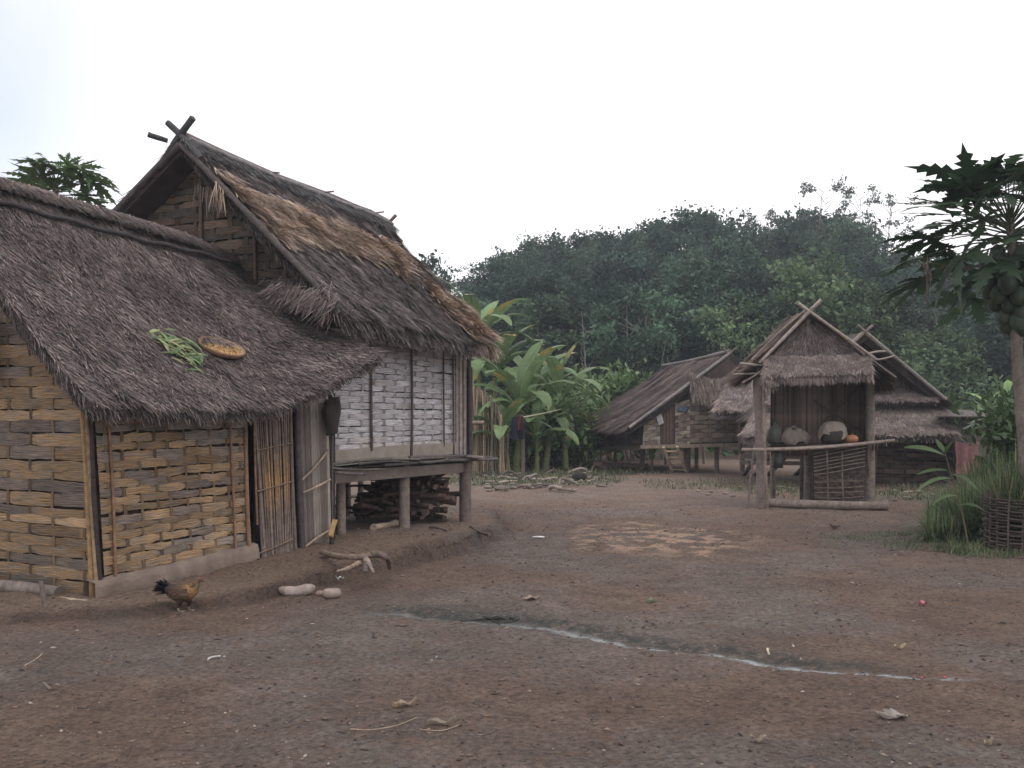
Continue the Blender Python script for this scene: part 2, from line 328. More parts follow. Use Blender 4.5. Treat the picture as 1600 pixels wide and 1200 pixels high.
# ------------------------------------------------------------------ thatch and weave generators
OLD = C(.168, .136, .130); NEW = C(.53, .41, .33); DARK = C(.045, .036, .034)
def roof_surface(R, E, sag):
    def S(a, b):
        r = interp(R, a); e = interp(E, a); b_ = np.asarray(b)[..., None]; p = r*(1-b_)+e*b_
        p[..., 2] -= sag*4*b*(1-b)
        return p
    return S
def thatch_slope(mb, R, E, n, sag=.06, thick=.10, length=.34, width=.011, cols=(OLD,), skew=.18, band=None, fringe=1.0, flip=1, lift=.025, layers=None, bump=.03, hang=.16):
    S = roof_surface(R, E, sag)
    na, nb = 50, 24; a, b = np.meshgrid(np.linspace(0, 1, na), np.linspace(0, 1, nb), indexing='ij')
    P = S(a, b); du = np.gradient(P, axis=0); dv = np.gradient(P, axis=1); Nn = nrmz(np.cross(du, dv))*flip
    if Nn[..., 2].mean() < 0: Nn = -Nn
    P = P+Nn*((fbm(a*14, b*5, 4, 3)-.5)*bump*2)[..., None]
    base = np.asarray(cols[0])*.75
    mb.grid(P, np.broadcast_to(base, P.shape)*(.8+.4*fbm(a*40, b*3, 3, 9))[..., None])
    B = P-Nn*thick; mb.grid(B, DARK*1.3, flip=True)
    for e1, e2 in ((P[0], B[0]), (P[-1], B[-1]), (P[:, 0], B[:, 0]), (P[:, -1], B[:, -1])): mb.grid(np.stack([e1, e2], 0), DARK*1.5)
    def frame(a, b, h=.01):
        p = S(a, b); da = S(np.clip(a+h, 0, 1), b)-S(np.clip(a-h, 0, 1), b); db = S(a, np.clip(b+h, 0, 1))-S(a, np.clip(b-h, 0, 1))
        nn = nrmz(np.cross(da, db)); nn = nn*np.sign(nn[:, 2:]); return p, nrmz(da), nrmz(db), nn
    a = rng.random(n); b = rng.random(n)*1.0
    if layers: b = (np.floor(b*layers)+rng.random(n)**2*.8)/layers
    b = np.clip(b, 0, .985)
    p, da, db, nn = frame(a, b)
    p = p+nn*((fbm(a*14, b*5, 4, 3)-.5)*bump*2+.004)[:, None]
    D = db+da*(rng.normal(size=(n, 1))*skew)
    tone = (.55+.9*fbm(a*9, b*6, 4, 17))[:, None]*(.6+.8*rng.random((n, 1))**1.3)
    ci = rng.integers(0, len(cols), n); c = np.array(cols)[ci]*tone*(1+(rng.random((n, 3))-.5)*.14)
    Ln = length*(.5+rng.random(n)); lf = lift*(.2+1.3*rng.random(n))
    if band is not None:
        k = band(a, b); sel = rng.random(n) < k; c[sel] = NEW*(.45+.9*rng.random((sel.sum(), 1)))*(1+(rng.random((sel.sum(), 3))-.5)*.1); lf[sel] += .06*rng.random(sel.sum()); Ln[sel] *= 1.1; p[sel] += nn[sel]*(.02+.05*fbm(a*26, b*16, 2, 91)[sel, None]); c[sel] *= (.5+1.0*fbm(a*26, b*16, 2, 91))[sel, None]; D[sel] += da[sel]*((fbm(a*22, b*12, 2, 93)-.5)*1.3)[sel, None]
    mb.blades(p, D, nn, Ln, width*(.6+.9*rng.random(n)), lf, np.clip(c, .01, .9))
    m = int(n*.16*fringe)      # hanging fringe on the eave
    if m:
        a = rng.random(m); b = .95+.05*rng.random(m); p, da, db, nn = frame(a, b); p = p-nn*(rng.random((m, 1))*thick)
        irregular = .6+.8*fbm(a*22, a*0+3, 3, 5)
        c = np.array(cols)[rng.integers(0, len(cols), m)]*(.45+.9*rng.random((m, 1)))
        if band is not None: k = rng.random(m) < band(a, b); c[k] = NEW*(.4+.8*rng.random((k.sum(), 1)))
        mb.blades(p, db+da*rng.normal(size=(m, 1))*.22, nn, hang*(.3+.9*rng.random(m))*irregular, width*(.6+.9*rng.random(m)), -.02*rng.random(m), np.clip(c, .01, .9), droop=hang*.45*rng.random(m))
    for edge in (0., 1.):      # straggling verge
        m2 = int(n*.035); a = np.full(m2, edge)+(.01 if edge == 0 else -.01)*rng.random(m2); b = rng.random(m2); p, da, db, nn = frame(np.clip(a, 0, 1), b); p = p-nn*(rng.random((m2, 1))*thick*.9)
        o = da*(-1 if edge == 0 else 1)
        mb.blades(p, db+o*(.12+.35*rng.random((m2, 1))), nn, length*.6*(.3+rng.random(m2)), width, -.02*rng.random(m2), np.array(cols)[rng.integers(0, len(cols), m2)]*(.4+.8*rng.random((m2, 1))), droop=.04*rng.random(m2))
    return S, frame
def straw_fringe(mb, P, n, ln, c, width=.01, out=(0, 0, 0), spread=.25, back=.05):   # a hanging thatch apron along a line
    a = rng.random(n); p = interp(P, a)+rng.normal(size=(n, 3))*back*.3; D = np.array((0, 0, -1.))+np.asarray(out)+rng.normal(size=(n, 3))*spread*.5
    nn = np.broadcast_to(np.asarray(out, float)+1e-3*np.ones(3), (n, 3))+rng.normal(size=(n, 3))*.4
    mb.blades(p, D, nn, ln*(.4+.8*rng.random(n)), width, .02*rng.random(n), jitc(c, n, .45, .06))
def weave(mb, P00, P10, P01, P11, rows, cols, pal, amp=.012, cover=.94, warpw=.22, warpc=None, jit=.25, rag=.06, seed=0, back=None, spp=6, var=1.0):
    """plain weave of broad horizontal bamboo strips over narrow uprights; corners bottom-left, bottom-right, top-left, top-right"""
    P00, P10, P01, P11 = map(lambda q: np.asarray(q, float), (P00, P10, P01, P11))
    nrm = nrmz(np.cross(P10-P00, P01-P00)); W = np.linalg.norm(P10-P00); H = np.linalg.norm(P01-P00)
    def B(s, t): s = s[..., None]; t = t[..., None]; return (P00*(1-s)+P10*s)*(1-t)+(P01*(1-s)+P11*s)*t
    r_ = np.random.default_rng(seed); ph = r_.random()*9
    hts = 1+(r_.random(rows)-.5)*jit; yb = np.r_[0, np.cumsum(hts)]; yb /= yb[-1]
    cs = (np.arange(cols)+.5+(r_.random(cols)-.5)*.25)/cols
    def wobble(s, t): return (fbm(s*W*1.2+ph, t*H*1.2, 3, seed)-.5)*.05
    for j in range(rows):
        s = np.linspace(0, 1, cols*spp+1); x = s*cols-.5; ph2 = (j % 2)
        over = np.cos(PI*(x+ph2))           # + over the upright, - under it
        off = amp*np.clip((over+.62)*4, -1, 1)
        sl = rag*(fbm(s*3+j*5.1, s*0+j, 3, seed+3)-.5)/rows*8*.35
        lo = yb[j]+(1-cover)*hts[j]/rows*.5; hi = yb[j+1]-(1-cover)*hts[j]/rows*.5
        fr = (fbm(np.stack([s, s])*cols*2.2+j*3.7+np.array([[0.], [50.]]), np.full((2, len(s)), j*1.3), 3, seed+6)-.5)*rag/rows*1.6
        pinch = np.where(over < -.6, .05, 0)/rows
        tl = lo+sl+fr[0]+pinch; th = hi+sl+fr[1]-pinch
        tm = (tl+th)/2
        c = np.array(pal[r_.integers(0, len(pal))])*(1+var*(.5*r_.random()-.25))
        P = np.stack([B(s, np.clip(q, 0, 1))+nrm*(off+wobble(s, q)*.6+(0.004 if q is tm else 0))[:, None] for q in (tl, tm, th)], 1)
        br_ = np.floor((s*cols-.5+(1 if j % 2 else 0))/2+.5).astype(int)+2; pb = [c*(1+var*(.5*r_.random()-.25)) if r_.random() < .62 else np.array(pal[r_.integers(0, len(pal))])*(1+var*(.4*r_.random()-.2)) for _ in range(cols+6)]; cc = np.array(pb)[br_][:, None]*np.ones(P.shape)*(.75+.5*fbm(s*cols*.8+j*3.3, s*0+j*1.7, 3, seed+8))[:, None, None]
        uv = np.stack([np.repeat((s*W+j*7.7)[:, None], 3, 1), np.repeat(np.array([0, .5, 1])[None]*H/rows, len(s), 0)+j*.37], -1)
        mb.grid(P, cc, uv)
    for i in range(cols):
        t = np.linspace(0, 1, rows*2+1); y = t*rows-.5
        jj = np.clip(np.searchsorted(yb, t+1e-9)-1, 0, rows-1)
        off = -amp*np.cos(PI*(y+ (i % 2)))*.0-amp*np.where((jj+i) % 2 == 0, 1, -1)*.7
        w2 = warpw/cols*.5*(1+(r_.random()-.5)*.5)
        c = np.array(warpc if warpc is not None else pal[r_.integers(0, len(pal))])*(.65+.5*r_.random())
        ctr = cs[i]+(fbm(t*2+i, t*0, 2, seed+4)-.5)*.25/cols
        P = np.stack([B(ctr-w2, t)+nrm*(off+wobble(ctr, t)*.6)[:, None], B(ctr+w2, t)+nrm*(off+wobble(ctr, t)*.6)[:, None]], 1)
        uv = np.stack([np.repeat((t*H+i*3.1)[:, None], 2, 1), np.repeat(np.array([0, 1.])[None]*.04, len(t), 0)+i*.21], -1)
        mb.grid(P, np.broadcast_to(c, P.shape), uv)
    q = np.stack([P00, P10, P11, P01])-nrm*(amp*2+.03)
    a_, b_ = np.meshgrid(np.linspace(0, 1, 25), np.linspace(0, 1, 25), indexing='ij'); a_ = a_[..., None]; b_ = b_[..., None]
    mb.grid((q[0]*(1-a_)+q[1]*a_)*(1-b_)+(q[3]*(1-a_)+q[2]*a_)*b_, np.broadcast_to(DARK*.8 if back is None else back, (25, 25, 3)))
def pole(mb, a, b, r, c, k=8, bend=.0, wob=.08, taper=.9, seg=7):
    a = np.asarray(a, float); b = np.asarray(b, float); t = np.linspace(0, 1, seg)[:, None]; p = a*(1-t)+b*t
    q = rng.normal(size=3); p = p+np.sin(PI*t)*q*bend
    rr = r*(1-(1-taper)*t[:, 0]); cc = np.clip(np.asarray(c)*(.8+.4*rng.random((seg, 1))), 0, 1)
    mb.tube(p, rr, cc, k, wob=wob)
BAM = C(.28, .20, .12); GREYW = C(.165, .135, .118); BROWN = C(.115, .080, .060); OCH = C(.34, .225, .125); GRY = C(.205, .158, .128); PALE = C(.44, .37, .30)
def clip(mb, fn):
    V = np.concatenate(mb.v)
    for k in (3, 4):
        if mb.f[k]:
            f = np.concatenate(mb.f[k]); c = V[f].mean(1); mb.f[k] = [f[fn(c)]]
    return mb
def on_surface(S, frame, px, py, iters=4):
    lo = np.array((0., 0.)); hi = np.array((1., 1.))
    for _ in range(iters):
        a, b = np.meshgrid(np.linspace(lo[0], hi[0], 30), np.linspace(lo[1], hi[1], 30), indexing='ij'); a, b = a.ravel(), b.ravel(); p = S(a, b)
        e = (800+F*p[:, 0]/p[:, 1]-px)**2+(HOR-F*(p[:, 2]-CAMZ)/p[:, 1]-py)**2; i = e.argmin(); c = np.array((a[i], b[i])); h = (hi-lo)/15; lo = np.clip(c-h, 0, 1); hi = np.clip(c+h, 0, 1)
    p, da, db, nn = frame(c[:1], c[1:]); return p[0], da[0], db[0], nn[0]

# ================================================================== 1. the low woven hut on the left
h1 = thing('woven_hut', L(5.74, -7.4, 0.03), 'low bamboo hut at left with yellow and grey woven walls under thatch', 'hut')
V1 = -7.403
us = np.array([5.39, 6.2, 7.0, 7.8, 8.5, 9.2])
Rr = [L(u, -9.4, z) for u, z in zip(us, (3.95, 3.90, 3.84, 3.78, 3.72, 3.60))]
Er = [PV(px, py, v) for px, py, v in ((136, 622, -7.1), (225, 628, -7.1), (318, 632, -7.08), (415, 632, -7.08), (500, 598, -7.0), (588, 550, -6.88))]
mb = MB(); S1, fr1 = thatch_slope(mb, Rr, Er, 60000, sag=.13, thick=.11, length=.16, width=.0088, cols=(OLD*1.25, OLD*1.3, C(.10, .078, .075), C(.07, .055, .055), C(.27, .225, .215)), skew=.26, fringe=1.1, lift=.03, hang=.13, bump=.05)
Eb = [L(u, -11.8, z) for u, z in zip(us, (1.8, 1.8, 1.8, 1.8, 1.9, 2.1))]
thatch_slope(mb, Rr, Eb, 12000, sag=.08, thick=.11, length=.3, width=.012, cols=(OLD,))
mb.build('roof', 'thatch', h1)
mb = MB(); rc = np.array(Rr)+A3(0, 0, .03)      # folded ridge cap
n = 9000; a = rng.random(n); p = interp(rc, a); sd_ = np.where(rng.random(n) < .72, 1, -1)[:, None]; dn = A3(DY, -DX, 0)*sd_*.75+A3(0, 0, -.55)
mb.blades(p+rng.normal(size=(n, 3))*.012+A3(0, 0, .03), dn+A3(DX, DY, 0)*rng.normal(size=(n, 1))*.25, np.broadcast_to(A3(0, 0, 1), (n, 3)), .18+.14*rng.random(n), .010, .05*rng.random(n), jitc(OLD*1.15, n, .5, .08))
mb.tube(rc, .045, OLD*.6, 8, wob=.2)
mb.build('ridge_cap', 'thatch', h1)
mb = MB(); pr = np.array([interp(Rr, t)*(1-.13)+interp(Er, t)*.13 for t in np.linspace(0, .93, 30)])+A3(0, 0, .055-.02); pr[:, 2] += .012*np.sin(np.arange(30)*1.3)
mb.tube(pr, .026, C(.05, .042, .045), 7, wob=.2)
mb.build('ridge_pole', 'wood', h1)
# front wall
front = MB(); weave(front, PV(163, 914, V1), PV(393, 868, V1), PV(143, 596, V1), PV(377, 600, V1), 23, 10, [OCH*1.0, OCH*.85, OCH*.92, OCH*.7, GRY*1.05, PALE*.62], amp=.006, var=.7, cover=.965, warpw=.18, warpc=OCH*.6, seed=3, rag=.22, jit=.5, back=BROWN*.5)
front.build('front_wall', 'weave', h1)
for x0, y0, x1, y1, r in ((169, 640, 181, 912, .014), (357, 615, 369, 872, .013), (383, 610, 391, 902, .022), (397, 655, 402, 820, .013)):
    mb = MB(); pole(mb, PV(x1, y1, V1+.03), PV(x0, y0, V1+.03), r, C(.22, .13, .085), bend=.008); mb.build('wall_batten', 'wood', h1)
mb = MB(); ua, ub = 5.66, 7.62; t = np.linspace(0, 1, 40); prof = [(.03, -.05), (.075, .0), (.07, .12), (.05, .17), (-.06, .19), (-.12, .0)]
P = np.array([[L(ua+(ub-ua)*q, V1+o+(fbm(q*9, k*2., 3, 7)-.5)*.05, float(gz(*L(ua+(ub-ua)*q, V1+.05, 0)[:2], fine=False))*.6-.02+h*(1+.35*q)+(fbm(q*14, k*1.3, 3, 6)-.5)*.02) for k, (o, h) in enumerate(prof)] for q in t])
mb.grid(P, (C(.185, .145, .12)*np.ones(P.shape))*(.7+.6*fbm(t*14, t*0, 3, 4))[:, None, None]); mb.build('mud_foundation', 'mud', h1, smooth=True)
mb = MB()
for x0, y0, x1, y1, r, c in ((141, 600, 158, 938, .024, C(.045, .035, .033)), (133, 600, 152, 930, .018, C(.24, .17, .11))): pole(mb, PV(x1, y1, V1), PV(x0, y0, V1), r, c, bend=.01)  # near-black pole stands in for the shaded gap beside the pale post
mb.build('corner_post', 'wood', h1)
mb = MB(); pole(mb, PU(145, 936, 5.72), PU(125, 590, 5.70), .030, C(.27, .17, .085), bend=.01, wob=.05); mb.build('corner_post', 'wood', h1)
g = MB(); weave(g, L(5.76, -11.4, .04), L(5.76, -7.45, .04), L(5.76, -11.4, 3.85), L(5.76, -7.45, 3.85), 38, 11, [OCH*.85, OCH*.7, OCH*.62, OCH*.75, GRY*.9, GRY*.75], amp=.006, var=.7, cover=1.0, warpw=.12, warpc=OCH*.5, seed=5, rag=.14, jit=.4, back=BROWN*.4)
def under(c, vr=-9.4, zr=3.9, slope=.93): v = c[:, 0]*DY-c[:, 1]*DX; return c[:, 2] < zr-.1-slope*np.abs(v-vr)
clip(g, lambda c: under(c, -9.4, 3.85, .93)); g.build('gable_wall', 'weave', h1)
mb = MB(); a0 = [L(5.55, v, 2.18+.02*k) for k, v in enumerate((-11, -10.2, -9.4, -8.75))]
for k in range(3): straw_fringe(mb, [q+L(0, 0, .14*k) for q in a0], 1600, .26, OLD*.8, out=(-DX*.5, -DY*.5, 0), width=.012)
mb.build('gable_apron', 'thatch', h1)
mb = MB(); pole(mb, L(5.42, -11, 2.45), L(5.42, -8.35, 2.42), .025, GREYW*.6); mb.build('apron_pole', 'wood', h1)
mb = MB(); pole(mb, L(5.44, -9.4, 3.80), Er[0]+L(.06, -.06, -.08), .033, GREYW*.55, bend=.03); pole(mb, L(5.44, -9.4, 3.80), L(5.42, -11.7, 1.75), .033, GREYW*.55); mb.build('verge_pole', 'wood', h1)
# cane door
def slatset(mb, x0, x1, n, top, bot, v, r, c, lean=0., jb=3, jt=4, k=6, bend=.012, proud=.0):
    for i in range(n):
        q = (i+.5+(rng.random()-.5)*.35)/n; x = x0+(x1-x0)*q; yb = np.interp(q, np.linspace(0, 1, len(bot)), bot)+rng.normal()*jb; yt = np.interp(q, np.linspace(0, 1, len(top)), top)+rng.normal()*jt
        cc = np.asarray(c[rng.integers(len(c))])*(.7+.6*rng.random())
        pole(mb, PV(x+lean, yb, v+proud), PV(x, yt, v+proud), r*(.8+.4*rng.random()), cc, k=k, bend=bend, seg=9)
door = MB(); canes = [C(.20, .155, .125), C(.17, .135, .12), C(.13, .10, .09)]
for i in range(23):
    q = (i+.5)/23; x0 = 399+60*q; x1 = 411+43*q+4; yb = np.interp(q, (0, .2, .75, 1), (893, 896, 882, 868))+rng.normal()*3
    a = PV(x1, yb, -7.36); b = PV(x0-4+rng.normal(), 606, -7.37); t = np.linspace(0, 1, 11)[:, None]; p = a*(1-t)+b*t+np.sin(PI*t)*rng.normal(size=3)*.008
    base = canes[i % 3]*(.75+.5*rng.random()); yy = 896-290*t[:, 0]
    wgt = np.exp(-((yy-755)/34)**2)*(.6+.4*rng.random())*(1 if 3 < i < 21 else .3)
    door.tube(p, .0085+.003*rng.random(), base*(1-wgt[:, None])+C(.36, .22, .10)*wgt[:, None], 6, wob=.08)
door.box((PV(400, 760, -7.50)+PV(460, 750, -7.50))/2, (A3(DX, DY, 0)*.33, A3(DY, -DX, 0)*.005, A3(0, 0, .84)), DARK*.8)  # dark sheet stands in for the shaded opening behind the canes
for y0, y1 in ((700, 692), (764, 752), (640, 636), (862, 842)): pole(door, PV(402, y0+4, -7.345), PV(458, y1, -7.345), .008, C(.2, .14, .1), bend=.004)
door.build('door', 'wood', h1)
for x0, y0, x1, y1, r, c in ((464, 605, 474, 886, .040, C(.085, .065, .07)), (453, 606, 463, 884, .020, C(.15, .115, .095)), (399, 640, 411, 898, .014, C(.12, .10, .10)), (404, 700, 415, 894, .013, C(.2, .17, .15))):
    mb = MB(); pole(mb, PV(x1, y1, -7.36), PV(x0, y0, -7.37), r, c, bend=.01); mb.build('door_post', 'wood', h1)
mb = MB(); 
for i in range(11):
    q = (i+.5)/11; x = 472+42*q; a = PV(x+5-2*q, 874-12*q+rng.normal()*2, -7.40); b = PV(x-6+4*q, 604, -7.40); c = [C(.27, .235, .195), C(.20, .17, .15), C(.15, .12, .105), C(.30, .26, .22)][rng.integers(4)]*(.75+.4*rng.random())
    mb.beam(a, b, .034+.014*rng.random(), .016, c, up=(DY, -DX, 0), jit=.006)
mb.box((PV(474, 745, -7.45)+PV(512, 735, -7.45))/2, (A3(DX, DY, 0)*.33, A3(DY, -DX, 0)*.005, A3(0, 0, .9)), DARK)  # dark sheet in place of the shaded inside between the slats
mb.build('slat_wall', 'weave', h1)
for x0, y0, x1, y1 in ((469, 752, 513, 703), (470, 771, 516, 749), (476, 855, 521, 826)): mb = MB(); pole(mb, PV(x0, y0, -7.355), PV(x1, y1, -7.355), .015, C(.28, .22, .17), bend=.012, wob=.2); mb.build('tie_pole', 'wood', h1)
mb = MB(); ue = 8.83
for i in range(34):
    v = -7.44-i*.117; mb.beam(L(ue, v, .0), L(ue, v, 2.0+.9*(1-abs(v+9.4)/2.0)), .10, .02, C(.16, .13, .11)*(.7+.6*rng.random()), up=(DX, DY, 0))
for i in range(26): 
    u = 5.8+i*.117; mb.beam(L(u, -11.42, 0), L(u, -11.42, 1.8), .1, .02, C(.16, .13, .11)*(.7+.6*rng.random()), up=(DY, -DX, 0))
mb.build('back_wall', 'weave', h1)

# things lying on the hut's roof
p, da, db, nn = on_surface(S1, fr1, 344, 551)
nn = nrmz(nn+A3(0, 0, .42)); da = nrmz(da-nn*np.dot(da, nn)); db = nrmz(np.cross(nn, da)); db = db*(-1 if db[2] > 0 else 1); tray = MB(); k = 36; th = np.linspace(0, 2*PI, k, endpoint=False); ax = da*.93+db*.36; ax = nrmz(ax); ay = np.cross(nn, ax)
rings = []
for r, h in ((.0, .035), (.12, .036), (.20, .042), (.232, .075), (.245, .082), (.25, .07), (.235, .03), (.10, .01)): rings.append([p+ax*r*1.0*math.cos(q)+ay*r*.92*math.sin(q)+nn*h for q in th])
P = np.array(rings); cc = np.ones(P.shape)*C(.52, .36, .19); cc[3:6] = C(.22, .14, .09); cc[6:] = C(.2, .13, .09)
tray.grid(P, cc, closeU=True)
n = 2600; rr = .205*np.sqrt(rng.random(n)); qq = rng.random(n)*2*PI; pp = p+ax*(rr*np.cos(qq))[:, None]+ay*(rr*.92*np.sin(qq))[:, None]+nn*(.043+.01*rng.random((n, 1)))
tray.leaves(pp, .018, jitc(C(.55, .37, .18), n, .35, .1))
tray.build('winnowing_tray', 'cloth', label='round shallow bamboo winnowing tray full of drying grain on the thatch', cat='tray')
mb = MB()
for q in range(64):
    t = rng.random(); p, da, db, nn = on_surface(S1, fr1, 248+62*t+rng.normal()*9, 534+36*t+rng.normal()*7, 3)
    d = nrmz(da*(.6+rng.normal()*.5)+db*(.5+rng.normal()*.6)+nn*.05); l = .10+.15*rng.random(); s = np.cross(d, nn); w_ = .011+.012*rng.random(); hh = .035+.05*rng.random()
    o = p-d*l/2+nn*hh; seg = np.linspace(0, 1, 6); wd = w_*np.sin(PI*np.clip(seg*.92+.06, 0, 1))
    c = (C(.13, .20, .085) if rng.random() < .7 else C(.24, .28, .12))*(.7+.6*rng.random()); c = c if rng.random() > .08 else C(.4, .36, .2)
    P = np.stack([o+d*l*x+nn*(-.03*(x-.5)**2*4*.5)-s*a for x, a in zip(seg, wd)]), np.stack([o+d*l*x+nn*(.008-.03*(x-.5)**2*2) for x in seg]), np.stack([o+d*l*x+nn*(-.03*(x-.5)**2*2)+s*a for x, a in zip(seg, wd)])
    mb.grid(np.stack(P, 1), c)
mb.build('green_leaves_bundle', 'leaf', label='bundle of long green leaves drying on the thatch left of the round tray', cat='leaves')

# ================================================================== 2. the big stilt house
h2 = thing('stilt_house', L(10.6, -9.9, 0.1), 'tall stilted bamboo house with steep thatch roof, crossed ridge poles and white woven wall', 'house')
V2 = -7.668
R2 = [PV(285, 219, -9.88), PV(345, 246, -9.88), PV(432, 282, -9.88), PV(520, 315, -9.88), PV(575, 337, -9.88), PV(604, 352, -9.88)]
E2 = [PV(534, 482, -7.26), PV(585, 493, -7.26), PV(640, 506, -7.26), PV(692, 518, -7.26), PV(735, 527, -7.26), PV(768, 531, -7.26)]
def band(a, b):
    nz_ = (fbm(a*9, b*3, 3, 51)-.5)*.30
    k1 = sstep(.17, .25, b+nz_*.5-.06*a)*sstep(.56, .42, b+nz_+.06*a-.02)*sstep(.95, .60, a+nz_*.6)
    k2 = sstep(.60, .72, b+nz_)*sstep(.70, .88, a+nz_*.5)*.85
    return np.clip(k1*.88+k2, 0, 1)
mb = MB(); S2, fr2 = thatch_slope(mb, R2, E2, 60000, sag=.05, thick=.13, length=.22, width=.0125, cols=(OLD, OLD*1.3, C(.08, .066, .066), C(.24, .205, .2), C(.06, .05, .05)), skew=.22, band=band, fringe=1.5, lift=.03, hang=.24, bump=.06)
LE = [L(np.dot(q[:2], (DX, DY)), -13.3, 3.05-.05*i) for i, q in enumerate(R2)]
thatch_slope(mb, R2, LE, 10000, sag=.05, thick=.13, length=.4, width=.014, cols=(OLD,), fringe=1.2, hang=.3)
mb.build('roof', 'thatch', h2)
mb = MB(); n = 7000; a = rng.random(n); p = interp(R2, a); sd_ = np.where(rng.random(n) < .6, 1, -1)[:, None]; dn = A3(DY, -DX, 0)*sd_*.7+A3(0, 0, -.6)
mb.blades(p+rng.normal(size=(n, 3))*.015+A3(0, 0, .04), dn+A3(DX, DY, 0)*rng.normal(size=(n, 1))*.3, np.broadcast_to(A3(0, 0, 1), (n, 3)), .22+.2*rng.random(n), .013, .07*rng.random(n), jitc(C(.17, .165, .165), n, .4, .06))
rc = np.array(R2)+A3(0, 0, .03); mb.tube(rc, .08, OLD*.7, 8, wob=.2); mb.build('ridge_cap', 'thatch', h2)
mb = MB(); mb.tube(interp(R2, np.linspace(0, 1, 30))+A3(DY, -DX, 0)*.12+A3(0, 0, .0)+rng.normal(size=(30, 3))*.006, .035, C(.21, .20, .20), 7, wob=.15); mb.build('ridge_pole', 'wood', h2)
def cross(parent, c, s, ax, r, col, n=2, rise=.9):   # crossed pole ends above a gable
    c = np.asarray(c, float); ax = np.asarray(ax, float)
    for sg in (1, -1):
        mb = MB(); pole(mb, c-ax*sg*s*1.0-A3(0, 0, rise*s*1.0), c+ax*sg*s*.62+A3(0, 0, rise*s*.62), r, col, bend=.01, wob=.1); mb.build('crossed_pole', 'wood', parent)
nv = A3(DY, -DX, 0)
cross(h2, R2[0]+A3(-DX, -DY, 0)*.03+A3(0, 0, .04), .36, nv, .045, C(.06, .058, .06))
mb = MB(); pole(mb, PU(231, 210, 8.75), PU(262, 220, 8.95), .035, C(.06, .058, .06)); mb.build('roof_pole', 'wood', h2)
cross(h2, R2[-1]+A3(0, 0, -.02), .30, nv, .03, GREYW*.9)
for x0, y0, x1, y1 in ((405, 268, 437, 270), (500, 301, 522, 299), (575, 334, 600, 331)):
    mb = MB(); pole(mb, PV(x0, y0, -9.85), PV(x1, y1, -9.7), .014, GREYW*.9); mb.build('roof_pole', 'wood', h2)
va, vb = R2[0]+A3(DX, DY, 0)*.0-A3(0, 0, .06), E2[0]-A3(0, 0, .05)
mb = MB(); pole(mb, va-A3(DX, DY, 0)*.03, vb+(vb-va)*.02, .04, C(.075, .062, .06), bend=.03, wob=.12, seg=14); mb.build('verge_pole', 'wood', h2)
mb = MB(); pole(mb, va-A3(DX, DY, 0)*.03, LE[0]-A3(DX, DY, 0)*.02-A3(0, 0, .1), .05, C(.07, .06, .06), bend=.02, seg=12); mb.build('verge_pole', 'wood', h2)
g = MB(); UG = 9.25; weave(g, L(UG, -13.0, .95), L(UG, V2-.02, .95), L(UG, -13.0, 5.15), L(UG, V2-.02, 5.15), 42, 17, [BROWN*.95, BROWN*.7, C(.10, .066, .05), GREYW*.45, C(.13, .085, .06)], amp=.012, cover=.97, warpw=.26, seed=9, rag=.14, jit=.4)
clip(g, lambda c: (c[:, 2] < 5.0-.92*np.abs((c[:, 0]*DY-c[:, 1]*DX)+9.88)) | ((c[:, 0]*DY-c[:, 1]*DX < -9.88) & (c[:, 2] < 5.0-.63*np.abs((c[:, 0]*DY-c[:, 1]*DX)+9.88)))); g.build('gable_wall', 'weave', h2)
mb = MB()
for v, zt in ((-9.88, 4.85), (-8.95, 3.9), (-10.9, 4.2)): pole(mb, L(UG-.04, v, 1.0), L(UG-.04, v, zt), .026, C(.10, .075, .06), bend=.01)
mb.build('gable_batten', 'wood', h2)
mb = MB()
for k in range(3): straw_fringe(mb, [PU(300+k*0, 288, 9.1), PU(345, 300, 8.95)], 10, .3, NEW*.5, out=(0, 0, 0))
straw_fringe(mb, [PU(335, 282, 8.74), PU(352, 300, 8.74)], 26, .32, NEW*.7, out=(0, 0, 0), width=.010, back=.02)
straw_fringe(mb, [PU(425, 452, 8.9), PU(490, 462, 8.8), PU(520, 478, 8.8)], 900, .22, OLD*1.2, out=(-DX*.9, -DY*.9, 0), width=.008, spread=.7, back=.22)
straw_fringe(mb, [PU(440, 455, 9.1), PU(505, 470, 9.1)], 700, .20, OLD*1.1, out=(-DX*1.0, -DY*1.0, .3), width=.008, spread=.7, back=.2)
mb.build('loose_straw', 'thatch', h2)
WH = [C(.55, .51, .54), C(.51, .48, .50), C(.57, .54, .57), C(.51, .455, .45), C(.49, .45, .47)]
sw = MB(); weave(sw, PV(500, 706, V2), PV(711, 694, V2), PV(504, 510, V2), PV(714, 540, V2), 20, 13, WH, amp=.006, var=.3, cover=.95, warpw=.20, warpc=C(.34, .30, .29), seed=21, rag=.14, jit=.3, back=BROWN*.5)
sw.build('side_wall', 'weave', h2)
for x, y0, y1, r in ((581, 520, 704, .017), (643, 520, 716, .017), (694, 530, 698, .011), (709, 530, 714, .014)): mb = MB(); pole(mb, PV(x, y1, V2+.03), PV(x-1, y0, V2+.03), r, C(.10, .075, .07), bend=.006); mb.build('wall_batten', 'wood', h2)
mb = MB()
for x in (714, 720, 726): mb.beam(PV(x, 714, V2+.01), PV(x-.5, 540, V2+.01), .055+.01*rng.random(), .02, C(.27, .225, .215)*(.75+.4*rng.random()), up=nv, jit=.01)
mb.build('corner_board', 'wood', h2)
mb = MB()
for (xa, ya, xb, yb, w_, o) in ((500, 718, 640, 706, .18, 0), (641, 706, 712, 700, .17, .004)):
    mb.beam(PV(xa, ya, V2+.012+o), PV(xb, yb, V2+.012+o), w_, .022, C(.27, .235, .20), up=nv, jit=.012)
